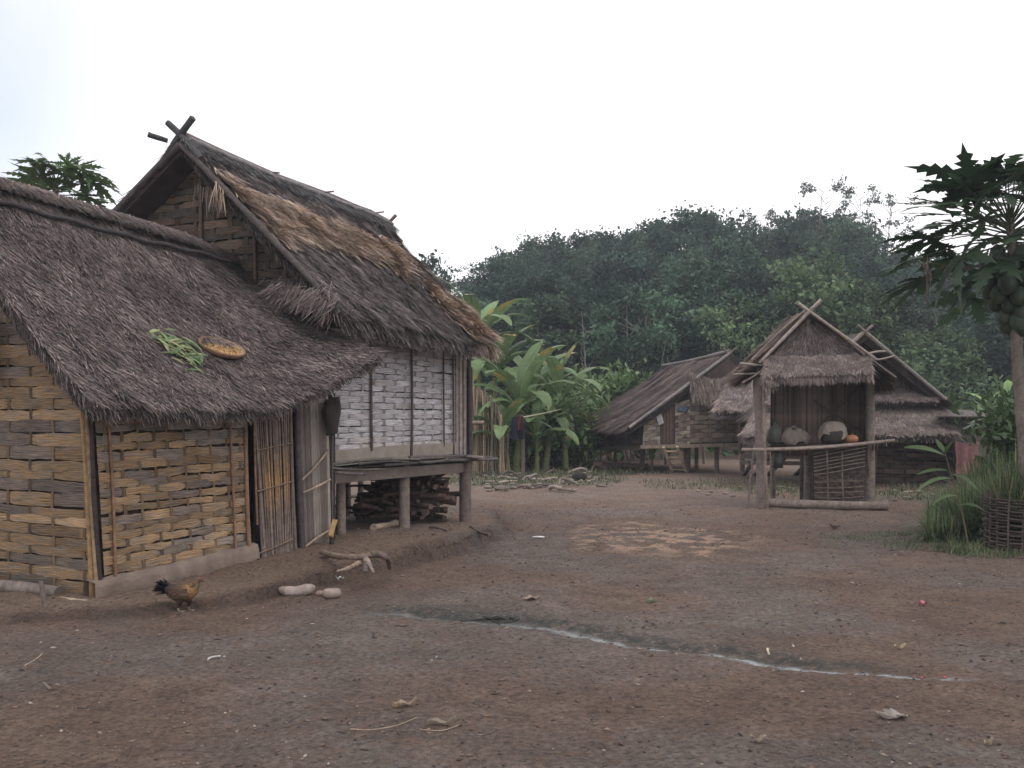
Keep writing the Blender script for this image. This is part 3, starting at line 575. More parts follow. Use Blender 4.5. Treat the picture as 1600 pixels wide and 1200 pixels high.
# beam(): width runs across 'up' -> vertical here
mb.build('sill_board', 'mud', h2)
mb = MB(); fx = lambda u, v: L(u, v, .97)
for k in range(16): 
    v = -12.0+k*.28; pole(mb, L(9.2, v, .94), L(12.4, v, .92), .028, GREYW*.6, seg=4)
P = [L(9.3, -12.05, .985), L(12.25, -12.05, .965), L(12.25, -7.55, .965), L(9.3, -7.55, .985)]; mb.add(P, [(0, 1, 2, 3)], GREYW*.4)
for k in range(6):
    u = 9.5+k*.52; pole(mb, L(u, -12.2, .87), L(u, -7.66, .88), .04, GREYW*.6, seg=4)
mb.build('floor', 'wood', h2)
mb = MB()
for (xa, ya, xb, yb, r, v) in ((505, 727, 655, 718, .018, -7.46), (513, 731, 600, 733, .016, -7.42), (560, 726, 640, 722, .014, -7.44), (590, 720, 720, 714, .016, -7.5), (600, 727, 742, 718, .02, -7.45), (640, 715, 777, 716, .022, -7.5), (655, 722, 700, 718, .02, -7.40), (700, 719, 778, 718, .022, -7.46), (519, 736, 570, 740, .016, -7.45)):
    pole(mb, PV(xa, ya, v), PV(xb, yb, v), r, C(.10, .085, .08)*(.7+.7*rng.random()), bend=.015, wob=.25)
mb.build('deck_pole', 'wood', h2)
mb = MB(); mb.beam(PV(505, 747, -7.56), PV(722, 731, -7.56), .13, .05, C(.17, .14, .125), up=nv, jit=.02); mb.build('floor_beam', 'mud', h2)
mb = MB(); mb.beam(PV(728, 712, -7.5), PV(757, 714, -7.30), .22, .02, C(.32, .27, .24), jit=.03); mb.build('shelf_board', 'wood', h2)
posts = [(G(632, 826), .072, .98), (PV(727, 826, -7.67), .085, 1.0), (L(12.15, -9.88, 0), .06, .9), (L(9.6, -9.8, 0), .06, .9), (L(10.9, -9.88, 0), .06, .9), (L(9.5, -12, 0), .06, .9), (L(12.1, -12, 0), .06, .9), (L(9.35, -7.7, 0), .06, .95), (PG(563, 792, .1), .05, .9)]
for p, r, zt in posts:
    z0 = float(gz(p[0], p[1]))-.05; mb = MB(); pole(mb, (p[0], p[1], z0), (p[0]+.0, p[1], zt), r, C(.17, .135, .12), k=12, bend=.008, wob=.05, taper=.92); mb.build('stilt', 'wood', h2)
mb = MB(); pole(mb, PV(735, 716, -7.68), PV(733, 540, -7.68), .032, C(.10, .085, .08)); mb.build('corner_post', 'wood', h2)
g = MB()
for i in range(36):
    v = -7.7-i*.12; zt = 4.3-.92*abs(v+9.88) if v > -9.88 else 4.3-.6*abs(v+9.88); g.beam(L(12.2, v, .95), L(12.2, v, min(zt, 4.6)), .11, .02, GREYW*(.6+.6*rng.random()), up=(DX, DY, 0))
g.build('far_wall', 'weave', h2)

# hanging dark bag at the corner and small pieces by the wall
mb = MB(); c0 = PV(519, 622, -7.3); t = np.linspace(0, 1, 12)
P = []
for q in t:
    wv = .075+.02*math.sin(q*5)+.012*q; dep = .02+.045*math.sin(PI*min(1, q*1.05)); z = -.40*q; ring = []
    for th in np.linspace(0, 2*PI, 16, endpoint=False): ring.append(c0+A3(1, .1, 0)*wv*math.cos(th)+A3(0, -1, 0)*dep*math.sin(th)*(1+.25*math.sin(3*th+q*4))+A3(0, 0, z+.02*math.cos(th)))
    P.append(ring)
mb.grid(np.array(P), C(.055, .045, .042), closeU=True); mb.add(np.vstack([P[-1], [np.mean(P[-1], 0)-A3(0, 0, .015)]]), [(i, (i+1) % 16, 16) for i in range(16)], C(.06, .05, .045)); mb.tube([c0, c0+A3(0, 0, .12), c0+A3(-.02, .05, .2)], .008, C(.05, .04, .04), 5)
mb.build('hanging_bag', 'cloth', label='dark brown bag hanging from the eave beside the white wall', cat='bag')
mb = MB(); a = PV(516, 838, -7.2); mb.beam(a, PV(523, 812, -7.2), .05, .02, C(.42, .27, .13), up=(0, 1, 0), jit=.02); pole(mb, PV(519, 865, -7.22), PV(518, 832, -7.22), .03, C(.06, .05, .05)); mb.build('split_log', 'wood', label='split stump of pale wood standing against the corner of the slat wall', cat='wood')

# ================================================================== firewood under the big house
protos = []
for k in range(6):
    mb = MB(); ln = .55+.12*k; p = curve([(0, -ln/2, 0), (.02*rng.normal(), -ln/6, .02*rng.normal()), (.03*rng.normal(), ln/6, .02*rng.normal()), (0, ln/2, 0)], 8)
    mb.tube(p, (.022+.006*(k % 3))*np.linspace(1.1, .75, 8), jitc(C(.10, .07, .06), 8, .3), 7, wob=.2); protos.append(mb)
made = {}
def stick(k, loc, rz, tilt, label, group, c=None):
    key = (k, c is None)
    if key not in made:
        o = protos[k].build('firewood_stick', 'wood', at=(0, 0, 0)); made[key] = o
    else: o = made[key].copy(); COL.objects.link(o)
    o.location = tuple(float(q) for q in loc); o.rotation_euler = (tilt, 0, rz); tag(o, label, 'firewood', group); return o
for i in range(150):
    lay = i % 15; u = 11.05+.95*rng.random()+.0*lay; z = .16+lay*.042+.02*rng.random(); v = -8.15-.55*rng.random()
    if u < 11.3 and lay > 9: u += .35
    pass
    rz = -AX+PI/2*(1 if rng.random() < .6 else 0)+rng.normal()*.35
    stick(rng.integers(6), L(u, v, z), rz, rng.normal()*.09, 'dark dry firewood stick in the stack under the white-walled stilt house', 'firewood sticks stacked under the house')

# ================================================================== 3. far stilt house with the long roof
def wallquad(mb, p00, p10, p01, p11, **k): weave(mb, p00, p10, p01, p11, **k)
YB = 28.
h3 = thing('stilt_house', G(1075, 735), 'far low stilt house with long dark thatch roof and small ladder at its door', 'house')
R3 = [PY(1139, 553, 28.1), PY(1105, 560, 29.5), PY(1070, 567, 31), PY(1036, 575, 33)]
E3 = [PY(983, 668, 27.6), PY(958, 667, 29), PY(930, 663, 30.7), PY(902, 659, 32.6)]
mb = MB(); thatch_slope(mb, R3, E3, 26000, sag=.10, thick=.14, length=.34, width=.02, cols=(C(.14, .11, .105), C(.09, .075, .075), C(.17, .125, .11), C(.21, .16, .145)), skew=.2, hang=.2, bump=.06)
E3b = [PY(1183, 612, 28.3)+A3(0, .3*i, 0)+A3(-.25, 1, 0)*1.55*i for i in range(4)]
thatch_slope(mb, R3, E3b, 6000, sag=.05, thick=.14, length=.45, width=.028, cols=(OLD*.8,), hang=.2)
mb.build('roof', 'thatch', h3)
cross(h3, R3[0]+A3(0, -.05, 0), .28, (1, 0, 0), .03, GREYW*.9)
mb = MB(); pole(mb, R3[0]+A3(0, 0, .08), R3[-1]+A3(0, 0, .08), .055, C(.16, .145, .145), bend=.03); mb.build('ridge_pole', 'wood', h3)
mb = MB(); pole(mb, R3[0]+A3(.0, -.06, 0), E3[0]+A3(0, -.06, .0), .045, C(.24, .215, .21)); mb.build('verge_pole', 'wood', h3)
mb = MB(); pole(mb, R3[0]+A3(.0, -.06, 0), E3b[0]+A3(0, -.06, .0), .045, C(.12, .10, .10)); mb.build('verge_pole', 'wood', h3)
W3 = lambda px, py: PY(px, py, 28.0)
kw = dict(amp=.015, cover=.96, rag=.12)
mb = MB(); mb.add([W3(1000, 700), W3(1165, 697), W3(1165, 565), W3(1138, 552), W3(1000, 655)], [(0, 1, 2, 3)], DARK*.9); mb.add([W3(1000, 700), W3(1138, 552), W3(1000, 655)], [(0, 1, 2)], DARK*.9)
for x in np.arange(1064, 1170, 3.1):
    top = np.interp(x, (1000, 1138, 1180), (657, 556, 600)); mb.beam(W3(x, 640)-A3(0, .04, 0), W3(x, top+3)-A3(0, .04, 0), .05, .02, C(.085, .06, .05)*(.7+.6*rng.random()), up=(0, 1, 0))
mb.build('gable_wall', 'weave', h3)
mb = MB(); weave(mb, W3(1003, 700)-A3(0, .08, 0), W3(1031, 699)-A3(0, .08, 0), W3(1006, 648)-A3(0, .08, 0), W3(1030, 640)-A3(0, .08, 0), 10, 3, [PALE*1.0, PALE*.85, GRY*1.2, PALE*.75], seed=31, warpw=.15, jit=.5, **kw); mb.build('woven_panel', 'weave', h3)
mb = MB(); weave(mb, W3(1054, 695)-A3(0, .08, 0), W3(1077, 694)-A3(0, .08, 0), W3(1054, 630)-A3(0, .08, 0), W3(1077, 624)-A3(0, .08, 0), 12, 2, [PALE*.95, PALE*.75, GRY*1.1], seed=32, warpw=.15, jit=.5, **kw); mb.build('woven_panel', 'weave', h3)
mb = MB(); weave(mb, W3(1077, 692)-A3(0, .07, 0), W3(1156, 690)-A3(0, .07, 0), W3(1077, 628)-A3(0, .07, 0), W3(1156, 632)-A3(0, .07, 0), 9, 6, [C(.26, .20, .15), PALE*.55, C(.22, .165, .13), C(.29, .23, .18)], seed=33, warpw=.2, jit=.5, **kw); mb.build('woven_panel', 'weave', h3)
mb = MB(); mb.beam(W3(1042, 695)-A3(0, .1, 0), W3(1042, 628)-A3(0, .1, 0), .38, .04, C(.085, .06, .052), up=(0, 1, 0))
for x in (1037, 1042, 1047): mb.beam(W3(x, 695)-A3(0, .13, 0), W3(x, 630)-A3(0, .13, 0), .06, .02, C(.11, .075, .06), up=(0, 1, 0))
mb.build('door', 'wood', h3)
mb = MB(); S0, S1_ = PY(918, 700, 32.4), W3(1001, 700); T0, T1_ = PY(918, 668, 32.4), W3(1001, 655)
weave(mb, S0, S1_, T0, T1_, 6, 10, [C(.13, .085, .065), C(.10, .07, .06), C(.16, .11, .085)], seed=34, warpw=.3, jit=.4, **kw); mb.build('side_wall', 'weave', h3)
mb = MB()
for a, b, c in ((W3(1000, 698), W3(1185, 694), C(.25, .20, .16)), (S0, S1_, C(.13, .1, .08))): mb.beam(a-A3(0, .1, 0), b-A3(0, .1, 0), .10, .10, c)
bk = A3(-.25, 1, 0)*4.6
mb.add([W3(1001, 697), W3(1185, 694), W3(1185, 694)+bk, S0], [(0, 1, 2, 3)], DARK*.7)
mb.build('floor', 'wood', h3)
for (px, py, zt, r) in ((1003, 735, .8, .08), (1018, 737, .8, .04), (1074, 738, .8, .10), (1088, 736, .8, .06), (1121, 739, .8, .07), (1160, 740, .8, .07), (921, 728, .75, .05), (962, 731, .75, .05), (940, 722, .8, .05), (1040, 726, .8, .05), (1100, 725, .8, .05)):
    p = G(px, py); mb = MB(); pole(mb, p-A3(0, 0, .1), (p[0], p[1], zt), r, C(.18, .145, .125), bend=.01); mb.build('stilt', 'wood', h3)
for k in range(2):
    mb = MB(); n = 2600; a0 = [W3(1078, 612+k*10), W3(1110, 622+k*8), W3(1150, 618+k*8)] if k == 0 else [W3(1120, 630), W3(1150, 632), W3(1182, 618)]
    for j in range(4): straw_fringe(mb, [q+A3(0, -.35+.09*j, .17*j) for q in a0], n//2, .32, C(.19, .155, .135)*(1-.06*j), out=(0, -.5, 0), width=.02, back=.06)
    mb.build('gable_apron', 'thatch', h3)
mb = MB(); p, q = G(1051, 738), W3(1034, 698)-A3(0, .3, 0); p2, q2 = G(1073, 739), W3(1055, 697)-A3(0, .3, 0)
pole(mb, p, q, .042, C(.46, .35, .25)); pole(mb, p2, q2, .042, C(.46, .35, .25))
for t in (.12, .35, .58, .82): pole(mb, p*(1-t)+q*t, p2*(1-t)+q2*t, .028, C(.38, .29, .2), seg=3)
mb.build('ladder', 'wood', label='small bamboo ladder leaning at the door of the far stilt house', cat='ladder')
mb = MB(); c0 = W3(1029, 655)-A3(0, .2, 0); mb.box(c0, (A3(.07, 0, .03), A3(0, .02, 0), A3(-.04, 0, .13)), C(.35, .36, .37), jit=.04); mb.build('hanging_cloth', 'cloth', label='small pale grey cloth hung beside the far house door', cat='cloth')
mb = MB(); c0 = W3(1066, 640)-A3(0, .16, 0); mb.box(c0, (A3(.12, 0, -.02), A3(0, .02, 0), A3(.02, 0, .06)), C(.08, .11, .16), jit=.05); mb.build('hanging_cloth', 'cloth', label='small blue cloth on the far house wall right of the door', cat='cloth')
mb = MB(); pole(mb, G(942, 731)+A3(0, 0, .08), G(1012, 733)+A3(0, 0, .08), .09, C(.20, .15, .125), k=12, wob=.1); mb.build('log', 'wood', label='long pale log on the ground before the far stilt house', cat='log')

# ================================================================== 4. thatched house behind the granary
h4 = thing('thatched_house', G(1400, 752), 'thatched house half hidden behind the little granary, two tiers of thatch', 'house')
W4 = lambda px, py, Y=24.0: PY(px, py, Y)
R4 = [W4(1350, 519, 23.5), W4(1335, 522, 25.5), W4(1320, 526, 27.5)]
E4 = [W4(1476, 624, 23.5)+A3(0, 0, 0), W4(1476, 624, 23.5)+A3(-.2, 2, 0), W4(1476, 624, 23.5)+A3(-.4, 4, 0)]
E4l = [W4(1205, 640, 23.5), W4(1205, 640, 23.5)+A3(-.2, 2, 0), W4(1205, 640, 23.5)+A3(-.4, 4, 0)]
mb = MB(); thatch_slope(mb, R4, E4, 7000, sag=.04, thick=.16, length=.45, width=.024, cols=(OLD,)); thatch_slope(mb, R4, E4l, 9000, sag=.04, thick=.16, length=.45, width=.024, cols=(OLD,), fringe=1.4)
mb.build('roof', 'thatch', h4)
for e in (E4, E4l):
    mb = MB(); pole(mb, R4[0]-A3(0, .05, .0), e[0]-A3(0, .05, 0), .05, C(.19, .17, .16)); mb.build('verge_pole', 'wood', h4)
cross(h4, R4[0]-A3(0, .08, 0), .28, (1, 0, 0), .035, GREYW*1.1)
T4 = [W4(1215, 606, 24.1), W4(1300, 604, 24.1), W4(1400, 604, 24.1), W4(1455, 607, 24.1)]; B4 = [W4(1200, 626, 23.5), W4(1300, 624, 23.5), W4(1400, 622, 23.5), W4(1462, 622, 23.5)]
mb = MB(); thatch_slope(mb, T4, B4, 7000, sag=0, thick=.10, length=.25, width=.02, cols=(OLD*1.1, C(.2, .16, .15)), hang=.15); mb.build('gable_apron', 'thatch', h4)
T5 = [W4(1190, 626, 24.0), W4(1290, 626, 24.0), W4(1400, 626, 24.), W4(1466, 626, 24.)]; B5 = [W4(1160, 676, 22.6), W4(1280, 676, 22.4), W4(1400, 676, 22.4), W4(1494, 672, 22.6)]
mb = MB(); thatch_slope(mb, T5, B5, 14000, sag=.03, thick=.12, length=.28, width=.018, cols=(C(.2, .165, .155), OLD*1.1, C(.25, .2, .17)), hang=.22, fringe=1.3); mb.build('lean_to_roof', 'thatch', h4)
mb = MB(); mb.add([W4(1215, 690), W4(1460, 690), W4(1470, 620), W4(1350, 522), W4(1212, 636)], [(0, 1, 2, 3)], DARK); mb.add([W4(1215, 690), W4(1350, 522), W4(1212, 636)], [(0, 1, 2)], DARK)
for x in np.arange(1220, 1470, 3.4): mb.beam(W4(x, 640)-A3(0, .05, 0), W4(x, max(530, 526+abs(x-1350)*.86))-A3(0, .05, 0), .045, .02, C(.10, .08, .07)*(.7+.6*rng.random()), up=(0, 1, 0))
mb.build('gable_wall', 'weave', h4)
mb = MB(); p0, p1 = G(1352, 752), G(1490, 754); weave(mb, p0, p1, (p0[0], p0[1], 1.5), (p1[0], p1[1], 1.4), 14, 8, [C(.19, .14, .11), C(.23, .17, .135), C(.15, .115, .095), GRY*.9], seed=41, warpw=.15, jit=.5, amp=.015, cover=.93, rag=.2)
q1 = p1+A3(-.2, 4, 0); weave(mb, p1, q1, (p1[0], p1[1], 1.4), (q1[0], q1[1], 1.6), 14, 9, [C(.13, .095, .075), C(.17, .125, .10)], seed=42, warpw=.15)
mb.build('lower_wall', 'weave', h4)
mb = MB(); pole(mb, G(1493, 750), PY(1491, 672, 22.9), .05, C(.22, .18, .15)); mb.build('post', 'wood', h4)
# its raised porch at the left, seen past and between the granary's legs
h5 = thing('bamboo_porch', G(1190, 745), 'raised bamboo porch with pale woven panel left behind the granary', 'porch')
P5 = lambda px, py: PY(px, py, 25.6)
mb = MB(); weave(mb, P5(1156, 704), P5(1350, 712), P5(1156, 640), P5(1350, 640), 9, 12, [PALE*.8, GRY*1.3, PALE*.65, C(.30, .27, .25)], seed=44, warpw=.2, amp=.014, cover=.92, rag=.2); mb.build('woven_panel', 'weave', h5)
mb = MB(); thatch_slope(mb, [PY(1140, 590, 26.6), PY(1250, 586, 26.6)], [PY(1118, 636, 25.2), PY(1250, 634, 25.2)], 5000, sag=.02, thick=.14, length=.35, width=.022, cols=(C(.2, .165, .15), OLD*1.1), hang=.22, fringe=1.3); mb.build('roof', 'thatch', h5)
mb = MB()
for y, z in ((712, -.1), (722, .0)): mb.beam(P5(1153, y)-A3(0, .2, 0), P5(1352, y+3)-A3(0, .2, 0), .12, .10, C(.2, .165, .14))
mb.build('floor', 'wood', h5)
for px in (1158, 1176, 1195, 1238, 1285, 1330):
    p = G(px, 742); mb = MB(); pole(mb, p-A3(0, 0, .1), (p[0], 25.5, .55), .06, C(.14, .11, .095)); mb.build('stilt', 'wood', h5)
mb = MB(); pole(mb, P5(1157, 712), P5(1156, 632), .05, C(.12, .09, .08)); mb.build('post', 'wood', h5)

# ================================================================== 5. the little open granary on posts
h6 = thing('granary', G(1270, 790), 'small open granary on posts with crossed gable poles and hanging thatch apron', 'granary')
Y6 = 17.3; W6 = lambda px, py, dy=0.: PY(px, py, Y6+dy)
pk = W6(1264, 487); R6 = [pk, pk+A3(-.01, .55, .02), pk+A3(-.02, 1.15, 0)]
EL = [W6(1172, 580), W6(1172, 580)+A3(-.02, .55, 0), W6(1172, 580)+A3(-.03, 1.15, -.02)]
ER = [W6(1380, 584), W6(1380, 584)+A3(0, .55, 0), W6(1380, 584)+A3(0, 1.15, -.02)]
mb = MB(); 
def tb(a, b): return .35*np.ones_like(a)
thatch_slope(mb, R6, EL, 8000, sag=.05, thick=.12, length=.30, width=.016, cols=(C(.22, .165, .13), OLD*1.1, C(.28, .2, .15)), hang=.2, skew=.35, lift=.06, bump=.06, fringe=1.4)
thatch_slope(mb, R6, ER, 8000, sag=.05, thick=.12, length=.30, width=.016, cols=(C(.2, .155, .13), OLD*1.1), hang=.3, skew=.35, lift=.05, bump=.06, fringe=1.8)
mb.build('roof', 'thatch', h6)
for a, b in (((1283, 468), (1187, 567)), ((1247, 474), (1369, 562))):
    mb = MB(); pole(mb, W6(*a, -.12), W6(*b, -.12), .030, C(.27, .225, .20), bend=.01, wob=.12); mb.build('verge_pole', 'wood', h6)
for a, b, r in (((1262, 482), (1175, 562), .02), ((1268, 488), (1400, 590), .018), ((1275, 500), (1395, 600), .016)):
    mb = MB(); pole(mb, W6(*a, .05), W6(*b, .05), r, C(.22, .18, .155), bend=.02, wob=.12); mb.build('rafter', 'wood', h6)
for a, b, r in (((1156, 568), (1200, 571), .022), ((1145, 585), (1194, 583), .018), ((1160, 598), (1196, 574), .02), ((1352, 553), (1383, 549), .02), ((1354, 563), (1398, 556), .018), ((1196, 575), (1356, 571), .03)):
    mb = MB(); pole(mb, W6(*a, -.05), W6(*b, -.05), r, C(.26, .22, .19), bend=.01, wob=.15); mb.build('cross_pole', 'wood', h6)
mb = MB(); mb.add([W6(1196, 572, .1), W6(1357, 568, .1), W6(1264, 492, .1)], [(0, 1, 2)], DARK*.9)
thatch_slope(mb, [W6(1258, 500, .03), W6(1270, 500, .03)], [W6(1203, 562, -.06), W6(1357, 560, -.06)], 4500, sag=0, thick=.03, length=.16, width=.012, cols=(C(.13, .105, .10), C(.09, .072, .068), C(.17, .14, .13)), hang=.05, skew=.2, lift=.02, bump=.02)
for x in np.arange(1200, 1354, 40):
    t = max(500, 493+abs(x-1264)*.86); mb.beam(W6(x, 574, .05), W6(x, t, .05), .022, .01, C(.095, .075, .068)*(.6+.7*rng.random()), up=(0, 1, 0))
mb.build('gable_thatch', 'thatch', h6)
mb = MB(); pole(mb, W6(1263, 560, 0), W6(1262, 500, 0), .04, C(.12, .10, .09)); mb.build('king_post', 'wood', h6)
mb = MB(); thatch_slope(mb, [W6(1199, 555, -.02), W6(1278, 553, -.02), W6(1357, 550, -.02)], [W6(1193, 582, -.32), W6(1278, 578, -.32), W6(1360, 575, -.32)], 11000, sag=0, thick=.06, length=.16, width=.011, cols=(C(.27, .225, .205), OLD*1.35, C(.2, .165, .15)), hang=.20, fringe=2.2, skew=.25, lift=.03)
straw_fringe(mb, [W6(1194, 583, -.3), W6(1215, 585, -.3)], 150, .30, C(.27, .22, .2), out=(0, -.1, 0), width=.011); mb.build('gable_apron', 'thatch', h6)
def gpost(px, py, topy, r, dy=0, c=C(.185, .15, .135), tx=0):
    p = G(px, py); mb = MB(); Yq = p[1]; t = PY(px+tx, topy, Yq); pole(mb, p-A3(0, 0, .06), t, r, c, k=12, bend=.015, wob=.09, seg=12); mb.build('post', 'wood', h6)
gpost(1190, 793, 575, .085, tx=-8); gpost(1199, 795, 580, .028, tx=-6, c=C(.23, .18, .15)); gpost(1168, 795, 690, .02, tx=12); gpost(1358, 791, 560, .095, tx=0, c=C(.21, .18, .16)); gpost(1346, 786, 560, .025, tx=-2)
gpost(1264, 784, 560, .105, c=C(.16, .13, .12)); gpost(1253, 780, 570, .045, c=C(.09, .07, .065)); gpost(1208, 779, 580, .05); gpost(1334, 779, 570, .05)
mb = MB(); q = A3(0, 0, .075); pole(mb, G(1184, 791)+q-A3(0, .08, 0), G(1385, 797)+q-A3(0, .08, 0), .08, C(.22, .18, .155), k=14, bend=.01, wob=.08, seg=16); mb.build('ground_beam', 'wood', h6)
mb = MB(); pole(mb, W6(1159, 703, -.16), W6(1398, 688, -.2), .032, C(.25, .20, .175), k=10, bend=.02, wob=.15, seg=12); mb.build('shelf_pole', 'wood', h6)
mb = MB()
for k in range(9): mb.beam(W6(1190, 702-k*.8, .0+.2*k), W6(1358, 692-k*.8, .0+.2*k), .10, .03, C(.14, .11, .095)*(.7+.6*rng.random()))
mb.build('shelf_floor', 'wood', h6)
mb = MB()
for x in np.arange(1208, 1352, 2.6): mb.beam(PY(x, 712, 18.4), PY(x, 590, 18.4), .03, .012, C(.27, .20, .165)*(.55+.7*rng.random()), up=(0, 1, 0), jit=.01)
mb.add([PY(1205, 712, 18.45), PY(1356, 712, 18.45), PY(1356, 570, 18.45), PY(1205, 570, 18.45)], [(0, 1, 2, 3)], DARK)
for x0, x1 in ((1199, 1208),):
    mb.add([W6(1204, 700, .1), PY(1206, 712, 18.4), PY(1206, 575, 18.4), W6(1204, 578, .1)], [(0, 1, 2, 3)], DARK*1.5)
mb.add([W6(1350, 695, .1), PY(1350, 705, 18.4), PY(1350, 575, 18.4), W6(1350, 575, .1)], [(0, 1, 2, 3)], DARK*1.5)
for a, b in (((1272, 625), (1345, 672)), ((1345, 600), (1285, 660)), ((1240, 590), (1243, 690)), ((1300, 592), (1302, 690)), ((1325, 592), (1328, 690))): pole(mb, PY(a[0], a[1], 18.3), PY(b[0], b[1], 18.3), .018, C(.17, .13, .11), bend=.01)
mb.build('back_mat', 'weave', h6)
mb = MB()
for k in range(7): pole(mb, W6(1272, 742-k*5.5, .05+.02*k), W6(1352, 728-k*5.8, .05+.02*k), .011, C(.2, .16, .135), bend=.015, seg=5)
for y in (752, 760, 768, 776, 784): pole(mb, W6(1274, y+2, .1), W6(1350, y, .1), .010, C(.17, .14, .12), bend=.01)
for x in (1294, 1318): pole(mb, W6(x, 788, .04), W6(x-2, 704, .04), .013, C(.2, .155, .125), bend=.01)
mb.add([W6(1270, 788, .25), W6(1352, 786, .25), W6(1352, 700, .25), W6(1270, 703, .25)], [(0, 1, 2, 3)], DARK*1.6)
weave(mb, W6(1272, 787, .2), W6(1351, 785, .2), W6(1272, 740, .2), W6(1351, 735, .2), 9, 9, [C(.10, .08, .07), C(.13, .10, .085)], seed=55, warpw=.3)
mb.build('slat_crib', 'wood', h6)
mb = MB()
for x0, x1, y0 in ((1359, 1364, 790), (1366, 1361, 775), (1372, 1362, 768)): pole(mb, G(x1, y0), W6(x0-2, 690, .1), .02, C(.2, .16, .14), bend=.03, wob=.2)
mb.build('side_stick', 'wood', h6)
# things kept on its shelf
def lathe(mb, c, prof, col, k=20, tilt=(0, 0), wob=0.):
    c = np.asarray(c, float); th = np.linspace(0, 2*PI, k, endpoint=False); P = []
    for r, z in prof: P.append([c+A3(r*math.cos(q)*(1+wob*math.sin(3*q+z*9)), r*math.sin(q)*(1+wob*math.cos(2*q)), z)+A3(tilt[0], tilt[1], 0)*z for q in th])
    col = np.asarray(col, float); P = np.array(P); mb.grid(P, np.broadcast_to(col[:, None] if col.ndim == 2 else col, P.shape), closeU=True); return mb
zS = W6(1264, 697)[2]+.02
c0 = W6(1211, 697, .15); c0[2] = zS+.02; mb = lathe(MB(), c0, [(.001, 0), (.11, 0), (.13, .05), (.13, .20), (.10, .28), (.05, .33), (.045, .38), (.001, .385)], C(.052, .054, .046)); mb.build('water_jug', 'skin', smooth=True, label='grey green water jug on the granary shelf by its left post', cat='jug')
mb = MB(); c0 = W6(1241, 697, .1); c0[2] = zS+.02
th = np.linspace(0, 2*PI, 28, endpoint=False); P = []
for h, r in ((0, .22), (.08, .25), (.16, .22), (.23, .15), (.27, .06), (.275, .001)): P.append([c0+A3(r*1.05*math.cos(q), r*.6*math.sin(q), h+.03*math.sin(4*q+h*20)+.02*math.sin(9*q+h*50))*1+A3(1, .4, 0)*(.03*math.sin(5*q+h*30)+.015*math.sin(11*q+h*70)) for q in th])
mb.grid(np.array(P), C(.16, .135, .12), closeU=True); mb.build('cloth_bundle', 'cloth', smooth=True, label='crumpled grey cloth bundle on the granary shelf beside the jug', cat='bundle')
bk6 = thing('covered_basket', (W6(1301, 697, .1)[0], W6(1301, 697, .1)[1], zS+.02), 'dark round basket under a pale cloth cover on the granary shelf', 'basket')
c0 = np.array(bk6.location); lathe(MB(), c0, [(.001, 0), (.17, 0), (.2, .08), (.2, .2), (.15, .26)], C(.05, .042, .04)).build('basket_body', 'weave', bk6)
P = []
for h, r in ((.14, .235), (.22, .225), (.30, .19), (.36, .12), (.385, .04), (.388, .001)): P.append([c0+A3(r*1.08*math.cos(q), r*.8*math.sin(q), h+(.05*math.sin(3*q+1)+.03*math.sin(7*q))*(r/.235)**2) for q in th])
mb = MB(); mb.grid(np.array(P), C(.23, .195, .17), closeU=True); mb.build('cover', 'cloth', bk6, smooth=True)
mb = MB(); c0 = W6(1331, 697, -.02); c0[2] = zS+.015; th = np.linspace(0, 2*PI, 40, endpoint=False); P = []
for ph in np.linspace(-PI/2, PI/2, 14): P.append([c0+A3(math.cos(q)*.105*math.cos(ph)*(1-.06*abs(math.cos(5*q))), math.sin(q)*.105*math.cos(ph)*(1-.06*abs(math.cos(5*q))), .085+.08*math.sin(ph)-(.015 if ph > 1.2 else 0)) for q in th])
mb.grid(np.array(P), C(.33, .14, .08), closeU=True); mb.tube([c0+A3(0, 0, .15), c0+A3(.01, 0, .19)], .01, C(.2, .2, .08), 6); mb.build('pumpkin', 'skin', smooth=True, label='small orange pumpkin on the granary shelf by its right post', cat='pumpkin')
mb = MB(); c0 = W6(1216, 722, .1); lathe(mb, c0-A3(0, 0, .1), [(.001, 0), (.08, 0), (.09, .1), (.08, .24), (.03, .3)], C(.04, .042, .04)); mb.tube([c0+A3(0, 0, .2), c0+A3(0, 0, .32)], .006, C(.1, .1, .1), 5); mb.build('hanging_jug', 'skin', smooth=True, label='dark jug hanging below the granary shelf', cat='jug')

# ================================================================== 6. shack, fences, washing line at the back
h7 = thing('shack', PG(1530, 757), 'low shack at right with dark flat roof and grey board wall', 'shack')
W7 = lambda px, py, Y=23.5: PY(px, py, Y)
mb = MB(); mb.box(W7(1528, 652)+A3(0, 1.0, 0), (A3(.95, 0, -.02), A3(0, 1.5, .15), A3(0, 0, .05)), C(.10, .085, .08), jit=.06)
for k in range(10): mb.beam(W7(1470+k*12, 651, 22.4), W7(1470+k*12, 649, 25.9), .14, .03, C(.13, .11, .105)*(.7+.5*rng.random()), jit=.02)
mb.build('roof', 'wood', h7)
mb = MB()
for k, x in enumerate(np.arange(1500, 1620, 6.5)): mb.beam(W7(x, 757), W7(x+rng.normal(), 657), .095, .02, C(.24, .215, .205)*(.7+.5*rng.random()), up=(0, 1, 0), jit=.015)
mb.build('board_wall', 'weave', h7)
mb = MB(); a, b = np.meshgrid(np.linspace(0, 1, 14), np.linspace(0, 1, 14), indexing='ij'); p = W7(1493, 689, 23.2)+a[..., None]*A3(.55, 0, 0)-b[..., None]*A3(-.02, 0, .78)
p[..., 1] += .05*np.sin(a*14)*(.3+b)+.03*np.sin(b*9+a*5); p[..., 2] -= .05*np.sin(a*PI); mb.grid(p, C(.33, .165, .175)); mb.build('pink_cloth', 'cloth', smooth=True, label='faded pink cloth hanging on the shack wall', cat='cloth')
